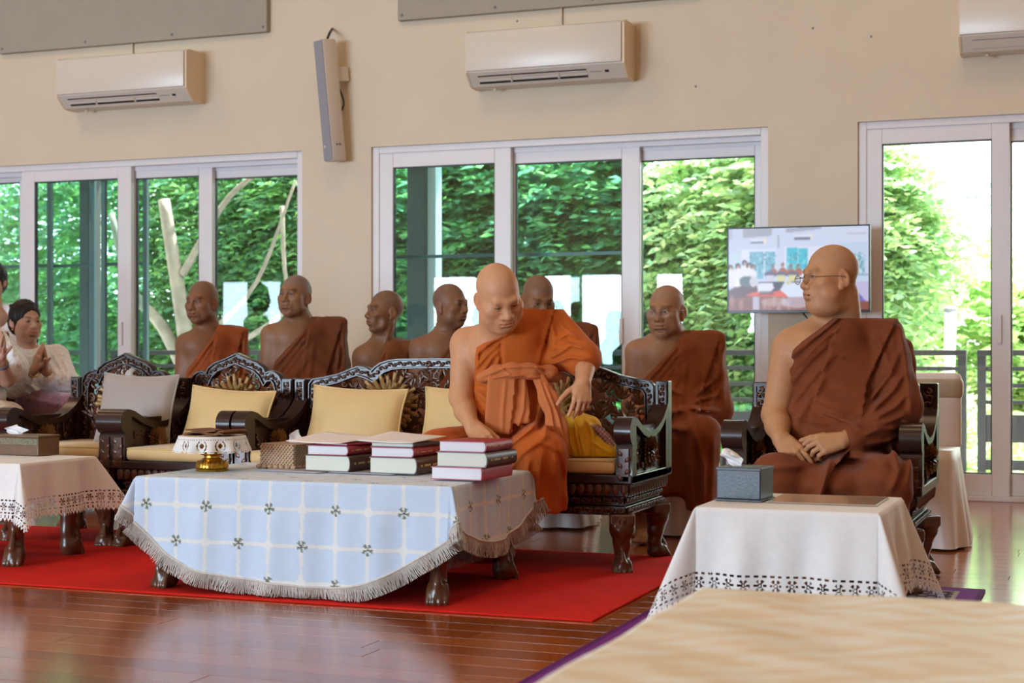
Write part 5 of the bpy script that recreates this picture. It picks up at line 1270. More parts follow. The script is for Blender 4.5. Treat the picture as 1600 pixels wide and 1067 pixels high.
def spectacles(parent, c, M, sc, rim=True, tint=None):
    o = link('spectacles', None, parent); P = lambda x, y, z: tuple(np.array(c) + M @ (np.array([x, y, z]) * sc)); w = MB()
    for x in (-1, 1):
        pts = [P(x * .034 + .023 * math.cos(a) * (1 + .12 * math.cos(2 * a)), -.112 + .10 * abs(x * .034 + .023 * math.cos(a)) ** 1.6, -.002 + .0165 * math.sin(a)) for a in np.linspace(0, 2 * math.pi, 22, endpoint=False)]
        w.tube(pts, .0011 * sc, 5, closed=True); ln = MB(); ln.add(pts, [tuple(range(22))]); ln.build('lens', G_lens, o)
        w.tube([P(x * .059, -.108, .004), P(x * .072, -.085, .006), P(x * .083, -.01, .006), P(x * .084, .015, .004), P(x * .08, .03, -.012)], .0013 * sc, 5)
    w.tube([P(-.011, -.113, .003), P(0, -.1155, .007), P(.011, -.113, .003)], .0012 * sc, 5); w.build('wire_frame', M_wire, o, smooth=True, fix=False); return o
def bb(pts, pad): a = np.array(pts); return tuple(a.min(0) - pad), tuple(a.max(0) + pad)
def person_root(F_, label, group=None): return thing('person', label, 'person', F_.o, F_.phi, group)
# ---------------------------------------------------------------- monk in glasses, right armchair
M_robeA = robe_mat('russet_robe', (.185, .042, .010))
F_ = Frame(1310, 5.98); L = F_.L
t = person_root(F_, 'seated monk in a russet robe and thin glasses, in profile at right')
hc = L(1297, 435, -.05); hM = rot(-63, 2, 0); hs = 1.04
b = SDF(); head(b, hc, hM, hs, 1.16, 1.05)
b.ell(hc + hM @ np.array([0, -.015, -.105]), (.066, .072, .04), .03, hM)
b.cap(L(1312, 462, 0), L(1312, 512, .03), .072, .085, .03)
chest = L(1308, 590, .02); b.ell(chest, (.185, .125, .205), .03)
for q_, e_ in ((b, 0), ):
    q_.cap(L(1310, 500, .03), L(1242, 535, .02), .055, .062, .04).ell(L(1270, 545, -.03), (.09, .075, .08), .04)
sh, el, wr = L(1231, 545, .0), L(1212, 648, -.06), L(1219, 684, -.24)
b.cap(sh, el, .062, .050, .03).cap(el, L(1216, 665, -.14), .052, .048, .02).cap(L(1216, 665, -.14), wr, .047, .031, .02)
b.cap(L(1395, 640, -.08), L(1318, 688, -.27), .04, .031, .02)
hand(b, wr, L(1243, 712, -.30) - wr, (-.2, -.75, .75), (.85, -.2, .35), (14, 22, 26, 34), 15, .06, 1.1, tsp=.4)
wl = L(1318, 688, -.28); hand(b, wl, L(1246, 700, -.33) - wl, (.15, -.8, .62), (-.1, .35, .9), (26, 34, 40, 46), 22, .05, 1.1, tsp=.45)
robe = SDF(); k = .035
robe.cap(L(1310, 500, .03), L(1246, 538, .02), .069, .070, .04).ell(L(1275, 545, -.03), (.104, .089, .094), .04).ell(L(1315, 525, -.03), (.09, .085, .09), .04)
robe.ell(chest + [-.012, 0, 0], (.208, .140, .215), k).ell(L(1305, 672, -.06), (.20, .175, .16), .05).ell(L(1310, 725, .0), (.23, .2, .09), .05)
robe.box(L(1368, 518, .03), (.085, .085, .05), .03, .03, Matrix.Rotation(R(10), 3, 'Y')).cap(L(1335, 482, .05), L(1380, 500, .04), .055, .05, .03)
robe.cap(L(1385, 535, .02), L(1405, 632, -.05), .078, .085, k).cap(L(1405, 640, -.06), L(1335, 688, -.25), .078, .048, k)
robe.cap(L(1408, 545, .10), L(1418, 720, .05), .05, .06, k).cap(L(1395, 690, -.05), L(1405, 745, -.05), .06, .05, k)
kn1, kn2 = L(1212, 748, -.36), L(1385, 752, -.36)
robe.cap(L(1265, 738, -.02), kn1, .10, .088, k).cap(L(1352, 740, -.02), kn2, .10, .09, k).ell(L(1298, 752, -.25), (.16, .19, .07), .05)
for kn in (kn1, kn2): robe.cap(kn, kn + [0, .02, -.34], .085, .075, k)
robe.box((kn1 + kn2) / 2 + [0, .03, -.19], (.15, .05, .19), .03, .05)
X = lambda pts, dy=-.12: F_.XZ(pts, dy)
fo = [('r', X([(1330, 480), (1318, 490), (1284, 519), (1253, 541), (1232, 560), (1230, 600)], -.1), .007, .007), ('c', X([(1180, 400), (1336, 400), (1335, 470), (1318, 483), (1282, 512), (1252, 534), (1238, 547), (1233, 575), (1228, 610), (1218, 665), (1150, 665)]))]
for pts, w_, a_ in (([(1322, 488), (1286, 518), (1236, 560)], .010, .008), ([(1312, 508), (1276, 540), (1234, 584)], .012, .009), ([(1300, 530), (1262, 566), (1230, 606)], .012, .007), ([(1300, 556), (1262, 600), (1232, 640)], .016, .008), ([(1290, 585), (1255, 640), (1240, 675)], .018, .008),
                    ([(1232, 640), (1262, 655), (1300, 660)], .014, .006), ([(1280, 640), (1320, 655), (1345, 664)], .010, .008), ([(1265, 628), (1300, 640), (1345, 652)], .008, .006),
                    ([(1358, 628), (1390, 585), (1408, 545)], .012, .010), ([(1362, 640), (1395, 610), (1414, 580)], .013, .012), ([(1366, 652), (1400, 634), (1418, 612)], .013, .010), ([(1362, 664), (1395, 655), (1416, 645)], .013, .009), ([(1350, 676), (1375, 668), (1402, 668)], .010, .008),
                    ([(1355, 690), (1385, 688), (1410, 678)], .010, .007), ([(1366, 520), (1385, 560), (1400, 600)], .016, .006), ([(1408, 510), (1418, 580), (1424, 650)], .014, .010), ([(1412, 650), (1420, 700), (1412, 750)], .014, .010), ([(1390, 690), (1400, 725), (1385, 760)], .014, .010)):
    fo.append(('r', X(pts, -.13), w_, a_))
fo += [('l', X([(1405, 494), (1380, 545), (1356, 598), (1347, 650)], -.1), .03, .016, -1), ('l', X([(1320, 486), (1300, 530), (1285, 580), (1268, 640), (1262, 690)], -.15), .03, .007, 1),
       ('l', X([(1300, 556), (1330, 562), (1354, 574)], -.14), .012, .005, 1), ('r', X([(1296, 720), (1278, 780), (1270, 830)], -.4), .016, .016), ('l', X([(1330, 705), (1296, 740), (1275, 800)], -.38), .03, .014, -1),
       ('r', X([(1175, 745), (1215, 725), (1260, 725)], -.3), .016, .008), ('r', X([(1300, 716), (1350, 712), (1390, 722)], -.28), .02, .010), ('w', (.5, .8), .10, .0028, 1.)]
robe.post(folds(fo, .14))
bodyA = sdf_obj('body', b, *bb([chest - .2, chest + .2, hc + [.1, .12, .14], wl, wr - [.08, .1, .08], el - .06], .03), .007, M_skin, t,
    ((tuple(hc - [.15, .15, .135]), tuple(hc + [.15, .15, .14]), .0026), (tuple(np.minimum(wr, wl) - [.03, .14, .09]), tuple(np.maximum(wr, wl) + [.03, .035, .05]), .0026)),
    lambda V: skin_col(V, hc, hM, hs, (.50, .255, .125), (.25, (.36, .24, .16)), brow=.25))
robeA = sdf_obj('robe', robe, *bb([chest - [.25, .3, .3], chest + [.2, .2, .2], kn1 - [.1, .12, .42], kn2 + [.12, 0, 0], L(1435, 600, .2)], .02), .0062, M_robeA, t)
eyes(t, hc, hM, hs, (-4, 0)); spectacles(t, hc, hM, hs)
# ---------------------------------------------------------------- monk in bright orange on the sofa
M_robeB = robe_mat('orange_robe', (.52, .115, .012)); M_robeB2 = robe_mat('orange_sash', (.56, .17, .05))
F_ = Frame(790, 6.03); L = F_.L; X = lambda pts, dy=-.2: F_.XZ(pts, dy)
t = person_root(F_, 'monk in bright orange robe and sash bending over on the sofa, reaching down')
hc = L(779, 464, -.30); hM = rot(17, 33, -11); hs = 1.07
b = SDF(); head(b, hc, hM, hs, 1.14, 1.15, slit=.0022)
b.ell(hc + hM @ np.array([0, -.02, -.10]), (.06, .066, .035), .03, hM)
b.cap(L(776, 487, -.22), L(783, 530, -.10), .072, .09, .03)
chest = L(800, 575, -.06); b.ell(chest, (.165, .125, .17), .03).cap(L(785, 528, -.08), L(730, 535, -.06), .065, .066, .04).ell(L(765, 548, -.12), (.09, .08, .08), .04)
sh, el, wr = L(727, 545, -.08), L(721, 620, -.12), L(737, 664, -.28)
b.cap(sh, el, .060, .048, .03).cap(el, L(727, 642, -.20), .050, .043, .02).cap(L(727, 642, -.20), wr, .043, .030, .02)
hand(b, wr, L(756, 690, -.34) - wr, (-.35, -.6, .7), (.8, -.1, .5), (18, 24, 28, 34), 15, .08, 1.1, tsp=.4)
el2, wr2 = L(917, 556, -.14), L(911, 597, -.30); b.cap(L(860, 520, -.08), el2, .055, .05, .03).cap(el2, wr2, .05, .031, .02)
hand(b, wr2, L(908, 645, -.36) - wr2, (.35, -.75, .55), (-.9, -.35, .1), (14, 28, 34, 42), 14, .2, 1.02, tsp=.8)
robe = SDF(); k = .035
robe.cap(L(785, 528, -.08), L(742, 540, -.07), .083, .082, .04).ell(L(772, 550, -.12), (.107, .10, .10), .04).ell(L(810, 530, -.14), (.085, .08, .08), .04)
robe.ell(chest, (.178, .142, .18), k).ell(L(797, 632, -.09), (.165, .165, .14), .05).ell(L(790, 690, .02), (.22, .2, .10), .05)
robe.box(L(842, 500, -.06), (.075, .09, .045), .03, .03, Matrix.Rotation(R(6), 3, 'Y')).cap(L(800, 520, -.12), L(845, 490, -.08), .075, .07, .04).cap(L(820, 486, -.07), L(850, 484, -.07), .05, .05, .03)
robe.cap(L(862, 508, -.07), L(908, 556, -.15), .08, .072, k).cap(L(880, 545, -.12), L(912, 562, -.18), .062, .066, k).cap(L(845, 560, -.1), L(900, 560, -.16), .055, .05, k)
kn1, kn2 = L(683, 706, -.22), L(846, 712, -.33)
robe.cap(L(762, 682, .0), kn1, .105, .078, k).cap(L(820, 695, -.02), kn2, .115, .10, k)
robe.cap(kn1, kn1 + [0, .02, -.22], .085, .08, k).cap(kn2, L(852, 812, -.27), .095, .088, k).cap(kn2 + [-.04, .05, -.02], L(825, 812, -.2), .08, .07, k)
robe.box(L(800, 720, -.16), (.12, .14, .05), .04, .06)
robe.plane((0, 0, .252), (0, 0, -1), .006)
for x_ in (-.12, .0): b.cap((x_, -.18, .42), (x_, .10, .10), .05, .036, .02).ell((x_, .05, .045), (.042, .10, .035), .02)
b.cap((.05, .05, .5), (-.12, -.2, .43), .1, .06, .03).cap((.05, .05, .5), (.0, -.2, .43), .1, .06, .03).cap(chest, (.05, .05, .5), .12, .1, .03)
fo = [('r', X([(812, 506), (794, 522), (772, 532), (748, 547), (745, 580)], -.17), .006, .007), ('c', X([(690, 400), (816, 400), (818, 468), (806, 505), (792, 517), (770, 527), (744, 543), (741, 580), (738, 640), (730, 668), (670, 668)], -.16))]
for pts, w_, a_, dy in (([(790, 524), (768, 536), (742, 556)], .008, .008, -.18), ([(785, 532), (764, 552), (745, 574)], .009, .008, -.18), ([(782, 545), (768, 560), (748, 590)], .010, .007, -.18), ([(780, 556), (776, 575), (762, 590)], .010, .008, -.18), ([(742, 598), (760, 600), (776, 596)], .010, .006, -.18),
                        ([(742, 610), (765, 628), (770, 650)], .012, .007, -.2), ([(740, 630), (756, 650), (760, 675)], .012, .007, -.2), ([(860, 560), (890, 540), (915, 545)], .009, .009, -.18), ([(858, 570), (890, 558), (922, 562)], .009, .010, -.18), ([(870, 530), (890, 520), (905, 530)], .010, .007, -.18), ([(866, 545), (885, 538), (905, 540)], .008, .007, -.18),
                        ([(862, 490), (878, 510), (900, 530)], .010, .007, -.16), ([(862, 500), (866, 530), (862, 556)], .012, .006, -.2), ([(850, 620), (838, 660), (800, 690), (770, 720)], .014, .012, -.28), ([(856, 640), (850, 680), (815, 705), (790, 740)], .014, .010, -.3), ([(700, 690), (735, 682), (770, 690)], .012, .007, -.3), ([(690, 700), (720, 704), (760, 712)], .012, .008, -.3),
                        ([(846, 700), (842, 750), (838, 806)], .014, .012, -.38), ([(866, 706), (872, 760), (870, 806)], .014, .012, -.38), ([(826, 715), (818, 760), (822, 806)], .014, .010, -.36), ([(876, 690), (884, 740), (884, 800)], .010, .008, -.36), ([(840, 690), (858, 694), (874, 705)], .012, .008, -.36)):
    fo.append(('r', X(pts, dy), w_, a_))
fo += [('p', X([(818, 462), (864, 472), (868, 478), (852, 530), (842, 575), (786, 572), (785, 530), (797, 512)], -.2), .009), ('l', X([(868, 474), (858, 515), (845, 560)], -.16), .02, .008, -1), ('w', (.6, .7), .09, .0026, 2.2)]
robe.post(folds(fo, .1))
sdf_obj('body', b, *bb([chest - .18, chest + .18, hc + [.12, .12, .15], hc - [.12, .15, .1], wr2 + [.1, 0, 0], wr2 - [.1, .12, .14], wr - [.06, .1, .1], el - .07, (0, .16, .0)], .03), .007, M_skin, t,
    ((tuple(hc - [.14, .17, .145]), tuple(hc + [.14, .15, .145]), .0026), (tuple(wr - [.05, .15, .12]), tuple(wr + [.12, .035, .05]), .0026), (tuple(wr2 - [.13, .12, .18]), tuple(wr2 + [.08, .05, .04]), .0026)),
    lambda V: skin_col(V, hc, hM, hs, (.60, .30, .155), (.12, (.5, .36, .27)), brow=.2))
sdf_obj('robe', robe, *bb([chest - [.2, .3, .2], chest + [.2, .18, .22], kn1 - [.12, .12, .1], kn2 + [.16, 0, 0], L(940, 560, -.28), L(850, 808, -.50), kn1 - [.14, .16, .2], kn2 - [0, .16, 0]], .02), .0062, M_robeB, t)
eyes(t, hc, hM, hs, (6, 20))
# waist sash with knot, hanging panel and tail
sa = SDF()
sa.chain([L(752, 590, -.2), L(775, 582, -.262), L(800, 580, -.272), L(830, 580, -.26), L(852, 584, -.225), L(868, 588, -.15)], [.022, .03, .034, .032, .030, .026], .012, sq=(1, .75, 1))
sa.ell(L(822, 575, -.262), (.035, .022, .02), .01).ell(L(858, 580, -.225), (.036, .03, .028), .01)
fs = [('r', X([(755, 588), (790, 574), (830, 572), (866, 578)], -.26), .006, .006), ('r', X([(758, 594), (795, 586), (835, 590), (866, 592)], -.26), .006, .006), ('r', X([(780, 572), (800, 588), (825, 584)], -.26), .005, .005), ('r', X([(835, 570), (850, 584), (870, 590)], -.24), .005, .005)]
sa.post(folds(fs, .2)); sdf_obj('sash', sa, *bb([L(745, 610, -.12), L(880, 560, -.32)], .03), .005, M_robeB2, t)
pn = SDF(); pn.box(L(782, 632, -.262), (.058, .012, .115), .010, .01, Matrix.Rotation(R(4), 3, 'Y') @ Matrix.Rotation(R(5), 3, 'X')).box(L(812, 625, -.252), (.035, .012, .095), .010, .01, Matrix.Rotation(R(-6), 3, 'Y'))
pn.post(folds([('r', X([(790, 592), (786, 640), (784, 682)], -.27), .008, .004), ('l', X([(806, 592), (802, 640), (796, 684)], -.27), .02, .008, -1), ('r', X([(820, 592), (818, 640), (806, 680)], -.27), .008, .006), ('l', X([(828, 592), (830, 630), (826, 660)], -.27), .012, .006, -1)], .3, .03))
sdf_obj('sash_panel', pn, *bb([L(745, 690, -.2), L(840, 585, -.31)], .03), .005, M_robeB2, t)
tl = SDF(); tl.chain([L(842, 590, -.255), L(858, 625, -.27), L(870, 665, -.29), L(876, 694, -.30)], [.024, .028, .030, .03], .02, sq=(1.15, .5, 1))
tl.post(folds([('r', X([(842, 592), (860, 640), (868, 690)], -.29), .006, .006), ('r', X([(852, 600), (872, 650), (882, 692)], -.29), .006, .006)], .3, .03)); sdf_obj('sash_tail', tl, *bb([L(820, 715, -.22), L(900, 575, -.35)], .03), .005, M_robeB2, t)
# ---------------------------------------------------------------- row of monks behind the sofa
def back_monk(label, px, Y, hp, yaw, pitch, roll, hs, sh_px, skin, robe_m, fat=1., thin=0., nose=1., neckw=.058, band_=True, full=False, seed=1, glasses=False, slit=.004, scalp=(.35, (.13, .10, .085)), hres=.0034, shx=0.):
    """sh_px: bare shoulder top (x, y), robed shoulder top corner (x, y), bottom y visible"""
    F_ = Frame(px, Y); L = F_.L; t = person_root(F_, label, None)
    hc = L(hp[0], hp[1], -.03); hM = rot(yaw, pitch, roll); b = SDF(); head(b, hc, hM, hs, fat, nose, slit, thin)
    (ax, ay), (rx, ry) = sh_px; mx = (ax + rx) / 2; sc = L(rx, ry)[0] - L(ax, ay)[0]; hw = sc / 2
    nb = np.array([(L(ax, ay)[0] + L(rx, ry)[0]) / 2 - .02, .02, L(0, ay)[2] + .015]); zs = L(ax, ay)[2]
    b.cap(hc + hM @ np.array([0, .018, -.05]), nb + [0, 0, .0], neckw, neckw * 1.15, .03)
    if thin:
        for sx in (-.5, .5): b.cap(hc + hM @ np.array([sx * .1, .02, -.06]), nb + [sx * .03, -.06, -.03], .014, .013, .02)
    ch = np.array([nb[0] + .01, .02, zs - .19]); b.ell(ch, (hw * .82, .115, .21), .03)
    S = np.array([L(ax, ay)[0] + .055, .02, zs - .055]); b.cap(nb, S, .05, .055, .05).ell(nb + [-.05, -.05, -.075], (.085, .06, .07), .05)
    el = S + [-.03, -.02, -.27]; wr = el + [.10, -.24, -.04]; b.cap(S, el, .054, .043, .03).cap(el, wr, .043, .028, .02)
    if thin: b.cap(nb + [-.01, -.075, -.055], S + [0, -.035, .02], .011, .010, .015)
    r = SDF(); k = .035; r.cap(nb, S, .062, .062, .05).ell(nb + [-.05, -.05, -.075], (.097, .072, .082), .05).ell(nb + [.03, -.045, -.06], (.09, .07, .07), .05); S2 = np.array([L(rx, ry)[0] - .075, .03, zs - .065]); top2 = L(rx, ry)[2]
    r.ell(ch, (hw * .86, .128, .22), k).ell(ch + [0, -.05, -.16], (hw * .85, .15, .14), .05).box((S2[0] - .01, .03, top2 - .05), (.085, .08, .05), .028, .03, Matrix.Rotation(R(5), 3, 'Y')).cap(nb + [.05, .02, .015], (S2[0], .03, top2 - .045), .045, .045, .03)
    e2 = S2 + [.035, -.03, -.27]; w2 = S2 + [-.13, -.26, -.30]; r.cap(S2, e2, .075, .075, k).cap(e2, w2, .07, .048, k).cap(S2 + [.03, .06, 0], e2 + [.03, .08, -.1], .045, .05, k)
    xz = lambda *p: [(nb[0] + a * hw, zs + c) for a, c in p]
    fo = [('c', [(nb[0] - 1.5 * hw, zs + .4), (nb[0] + .16 * hw, zs + .4), (nb[0] + .20 * hw, zs + .03)] + xz((.02, -.045), (-.30, -.12), (-.60, -.20), (-.70, -.30), (-.75, -.40), (-1.5, -.4)))]
    rg = random.Random(seed)
    for q in range(5): fo.append(('r', xz((.12 + .03 * q, -.03 - .03 * q), (-.25, -.14 - .045 * q), (-.64, -.24 - .06 * q)), .009 + .002 * q, .008))
    fo += [('r', xz((.78, -.30), (.86, -.2), (.9, -.1)), .012, .010), ('r', xz((.7, -.33), (.85, -.28), (1.0, -.22)), .012, .010), ('r', xz((.98, -.04), (1.02, -.15), (1.02, -.3)), .014, .010), ('r', xz((.3, -.1), (.2, -.25), (.1, -.4)), .016, .006)]
    if band_: fo += [('l', xz((.98, .03), (.80, -.12), (.58, -.28), (.5, -.4)), .03, .012, -1), ('l', xz((.22, .0), (.1, -.12), (.0, -.3)), .03, .006, 1)]
    fo.append(('w', (.6, .7), .09, .0025, seed)); r.post(folds(fo, .15))
    lo = np.array([L(ax, ay)[0] - .06, -.36, zs - .42]); hi = np.array([L(rx, ry)[0] + .06, .24, zs + .05])
    if full:
        k1, k2 = np.array([nb[0] - .13, -.42, .50]), np.array([nb[0] + .14, -.42, .50])
        for kk, sx in ((k1, -.07), (k2, .08)):
            r.cap((nb[0] + sx, -.02, .50), kk, .10, .085, k).cap(kk, (kk[0] * 1.0, -.38, .16), .088, .075, k)
        r.ell((nb[0], -.03, .52), (hw * .8, .19, .11), .05).box((nb[0], -.36, .36), (.12, .05, .15), .04, .05).plane((0, 0, .15), (0, 0, -1), .006); lo = np.array([lo[0] - .02, -.56, .13])
        fo += [('r', [(k1[0] + .02, .50), (k1[0] + .03, .16)], .02, .012), ('r', [(k2[0] - .05, .48), (k2[0] - .04, .16)], .02, .014), ('r', [(k2[0] + .05, .5), (k2[0] + .04, .16)], .016, .01), ('r', [(k1[0] - .05, .48), (k1[0] - .04, .16)], .016, .01)]
        hx, hz = nb[0] + .10, .66
        fo += [('r', [(hx, hz), (hx + .12, hz + .10), (hx + .15, hz + .2)], .012, .012), ('r', [(hx, hz - .02), (hx + .13, hz + .02)], .012, .012), ('r', [(hx - .02, hz - .04), (hx + .12, hz - .06)], .012, .010), ('r', [(hx - .05, hz + .02), (hx - .16, hz + .06)], .012, .010), ('r', [(hx - .04, hz - .05), (hx - .18, hz - .08)], .014, .012), ('r', [(hx, hz - .12), (hx + .05, hz - .3), (hx + .05, .2)], .016, .014), ('r', [(k1[0], .55), (k2[0] - .06, .52)], .02, .012), ('r', [(k2[0] + .02, .46), (k2[0] + .0, .17)], .014, .012)]
        for kk in (k1, k2): b.cap(ch + [0, 0, -.1], (kk[0] * .6 + nb[0] * .4, -.05, .5), .1, .07, .02).cap((kk[0] * .6 + nb[0] * .4, -.05, .5), kk, .07, .055, .02).cap(kk, (kk[0], -.37, .26), .055, .045, .02).cap((kk[0], -.37, .26), (kk[0], -.36, .06), .045, .034, .02).ell((kk[0], -.43, .035), (.042, .095, .032), .02); [b.cap((kk[0] + (j - 2) * .017, -.50, .024), (kk[0] + (j - 2) * .019, -.535 + abs(j - 1.5) * .006, .016), .0105, .010, .004) for j in range(5)]
    else:
        r.ell((nb[0], -.02, .52), (hw * .85, .2, .12), .05); lo[2] = min(lo[2], .42)
        for sx in (-1, 1): r.cap((nb[0] + sx * .08, 0, .5), (nb[0] + sx * .14, -.40, .5), .10, .085, k).cap((nb[0] + sx * .14, -.40, .5), (nb[0] + sx * .14, -.38, .12), .085, .08, k)
        lo = np.array([lo[0] - .03, -.52, .10])
    blo = np.array([lo[0], -.33, zs - .42]) if not full else np.array([lo[0], -.57, -.005])
    sdf_obj('body', b, tuple(blo), tuple(np.array([hi[0], .2, hc[2] + .15])), .010, M_skin, t, ((tuple(hc - [.14, .15, .135]), tuple(hc + [.14, .15, .145]), hres),), lambda V: skin_col(V, hc, hM, hs, skin, scalp, brow=.5))
    sdf_obj('robe', r, tuple(lo), tuple(hi), .0085, robe_m, t); eyes(t, hc, hM, hs, (0, 0))
    if glasses: spectacles(t, hc, hM, hs)
    return t, nb
R1 = robe_mat('rust_orange_robe', (.28, .060, .010)); R2 = robe_mat('brown_robe', (.155, .040, .010)); R3 = robe_mat('tan_robe', (.20, .060, .016))
spots = []
spots.append(back_monk('monk in a rust orange robe, frowning to the left, behind the yellow cushioned armchair', 330, 7.62, (316, 473), -38, 4, 0, 1.0, ((275, 522), (388, 510)), (.225, .095, .045), R1, fat=1.02, seed=3))
spots.append(back_monk('grey haired monk in a brown robe, head raised, in front of the bare wall', 475, 7.62, (461, 464), -34, -4, 0, 1.0, ((408, 508), (543, 494)), (.26, .125, .064), R2, fat=1.0, seed=4, scalp=(.55, (.17, .155, .15))))
spots.append(back_monk('thin old monk looking left in near profile, robe tan, by the wall edge', 605, 7.66, (601, 488), -66, -2, 0, .98, ((552, 542), (650, 531)), (.215, .096, .044), R3, fat=.92, thin=1., nose=1.05, neckw=.046, seed=5))
spots.append(back_monk('monk turning his face right, just left of the monk in bright orange', 705, 7.66, (704, 478), 52, 2, 0, .98, ((640, 528), (772, 520)), (.235, .105, .052), R2, fat=1.0, nose=1.05, seed=6))
spots.append(back_monk('monk hidden behind the monk in bright orange, only his crown showing', 846, 7.5, (841, 468), 20, 22, 0, 1.0, ((782, 520), (936, 504)), (.25, .115, .055), R2, fat=1.0, seed=7, hres=.005))
spots.append(back_monk('elderly monk in glasses and brown orange robe, seated right of the sofa', 1065, 7.42, (1041, 487), -22, 6, 0, 1.06, ((978, 532), (1134, 516)), (.34, .165, .085), robe_mat('brown_orange_robe', (.235, .055, .011)), fat=1.02, seed=8, full=True, glasses=True, scalp=(.35, (.28, .2, .15)), hres=.003))
for i, (m_, nb_) in enumerate(spots):
    c = copy_tree(CC); c.rotation_euler = (0, 0, m_.rotation_euler.z * .6)
    v = Matrix.Rotation(m_.rotation_euler.z, 3, 'Z') @ Vector((nb_[0], .07, 0)); c.location = (m_.location.x + v.x, m_.location.y + v.y, 0)
    c['label'] = ['satin covered chair under the frowning monk in rust orange', 'satin covered chair under the grey haired monk by the bare wall', 'satin covered chair under the thin old monk in profile', 'satin covered chair under the monk who turns his face right', 'satin covered chair under the monk hidden behind the orange one', 'satin covered chair under the elderly monk in glasses right of the sofa'][i]
# ---------------------------------------------------------------- women in white at the left
M_hair = mat('black_hair', (.008, .006, .006), .5, noise=.3, nscale=40, bump=.3, bscale=90, stretch=(1, 1, .2), spec=.35)
M_blouse = mat('white_lace_blouse', (.84, .84, .87), .75, noise=.16, nscale=75, bump=.9, bscale=75, sheen=.2)
M_skirt = mat('plum_brocade', (.22, .085, .12), .55, noise=.55, nscale=70, bump=.2, bscale=120, sheen=.3)
M_goldj = mat('gold_jewellery', (.7, .45, .12), .25, metal=1.)
def hair(parent, c, M, sc, bun=True):
    P = lambda x, y, z: np.array(c) + M @ (np.array([x, y, z]) * sc); h = SDF()
    h.ell(P(0, .018, .038), np.array((.086, .100, .097)) * sc, .01, M).ell(P(0, .05, -.02), np.array((.075, .06, .07)) * sc, .03, M)
    h.ell(P(0, -.100, -.040), np.array((.072, .088, .112)) * sc, .010, M, True)
    for q_ in range(9): h.cap(P(-.05 + .0125 * q_, -.045 + .002 * abs(q_ - 4), .112 - .004 * abs(q_ - 4)), P(-.06 + .015 * q_, .07, .09), .008 * sc, .010 * sc, .006)
    if bun: h.ell(P(0, .115, .0), np.array((.05, .042, .048)) * sc, .012, M)
    h.post(lambda D, X, Y, Z: D + .0015 * np.sin(X * 260 + 30 * Z) * np.sin(Z * 60))
    a = np.array(c); return sdf_obj('hair', h, tuple(a - .18), tuple(a + .18), .0045, M_hair, parent)
WG = (.50, .29, .20)
# seated woman with lace blouse, palms together
F_ = Frame(60, 7.25); L = F_.L
t = person_root(F_, 'woman in white lace blouse and plum skirt, palms together, hair in a bun')
hc = L(40, 503, 0.); hM = rot(30, 3, 0); hs = .96
b = SDF(); head(b, hc, hM, hs, .98, .95, ear=.9, brow=.7); b.cap(hc + hM @ np.array([0, .018, -.05]), L(45, 548, .03), .046, .056, .03).ell(L(50, 560, .0), (.10, .07, .06), .03)
e1, e2 = L(20, 605, -.12), L(102, 598, -.08); w1, w2 = L(54, 578, -.22), L(70, 580, -.20)
b.cap(L(20, 560, .02), e1, .045, .038, .02).cap(e1, w1, .036, .025, .02).cap(L(88, 560, .05), e2, .045, .038, .02).cap(e2, w2, .036, .025, .02)
hand(b, w1, L(64, 538, -.24) - w1, (-.85, -.35, 0), (-.25, -.4, .8), (4, 6, 6, 8), 6, .02, .95); hand(b, w2, L(68, 538, -.235) - w2, (.85, .35, 0), (-.25, -.4, .8), (4, 6, 6, 8), 6, .02, .95)
b.cap(L(50, 560, .0), L(62, 630, .06), .07, .08, .03)
bl = SDF(); bl.ell(L(50, 562, 0), (.118, .088, .078), .03).ell(L(55, 590, .03), (.155, .11, .15), .03).cap(L(24, 558, .03), L(86, 556, .06), .062, .062, .04).ell(L(60, 618, .04), (.155, .125, .07), .03)
bl.cap(L(20, 558, .02), e1 + [0, 0, .01], .064, .066, .03).cap(e1, L(40, 588, -.18), .062, .046, .02).cap(L(90, 558, .05), e2, .066, .074, .03).cap(e2 + [.01, 0, -.01], L(82, 592, -.16), .07, .05, .02)
bl.post(folds([('c', F_.XZ([(28, 520), (62, 520), (60, 538), (52, 545), (40, 545), (30, 540)], -.05))] + [('r', F_.XZ(p_, -.1), .010, .008) for p_ in ([(80, 550), (96, 575), (104, 595)], [(74, 560), (88, 585), (92, 600)], [(20, 560), (14, 585), (22, 600)], [(45, 600), (60, 612), (90, 614)], [(40, 612), (64, 624), (96, 622)], [(98, 560), (107, 580), (108, 596)])] + [('w', (.7, .5), .06, .002, 1.)], .2))
sk = SDF(); sk.ell(L(62, 632, .05), (.17, .16, .09), .04).cap(L(55, 634, .0), L(115, 640, -.32), .10, .085, .03).cap(L(80, 630, .1), L(140, 640, -.12), .10, .085, .03); sk.cap(L(115, 640, -.32), L(112, 690, -.32) * [1, 1, 0] + [0, 0, .1], .085, .09, .03).cap(L(140, 640, -.12), L(142, 690, -.12) * [1, 1, 0] + [0, 0, .1], .085, .09, .03)
sk.post(folds([('r', F_.XZ([(40, 622), (75, 628), (105, 632)], -.2), .012, .008), ('l', F_.XZ([(88, 614), (94, 630), (92, 650)], -.2), .02, .010, 1)], .4))
sdf_obj('body', b, *bb([L(0, 620, -.3), L(125, 470, .15), hc + .12, L(60, 640, .1)], .03), .0075, M_skin, t, ((tuple(hc - [.13, .14, .125]), tuple(hc + [.13, .14, .135]), .003), (tuple(w1 - [.05, .10, .02]), tuple(w1 + [.13, .06, .22]), .003)), lambda V: skin_col(V, hc, hM, hs, WG, None, (.85, .42, .42), .5))
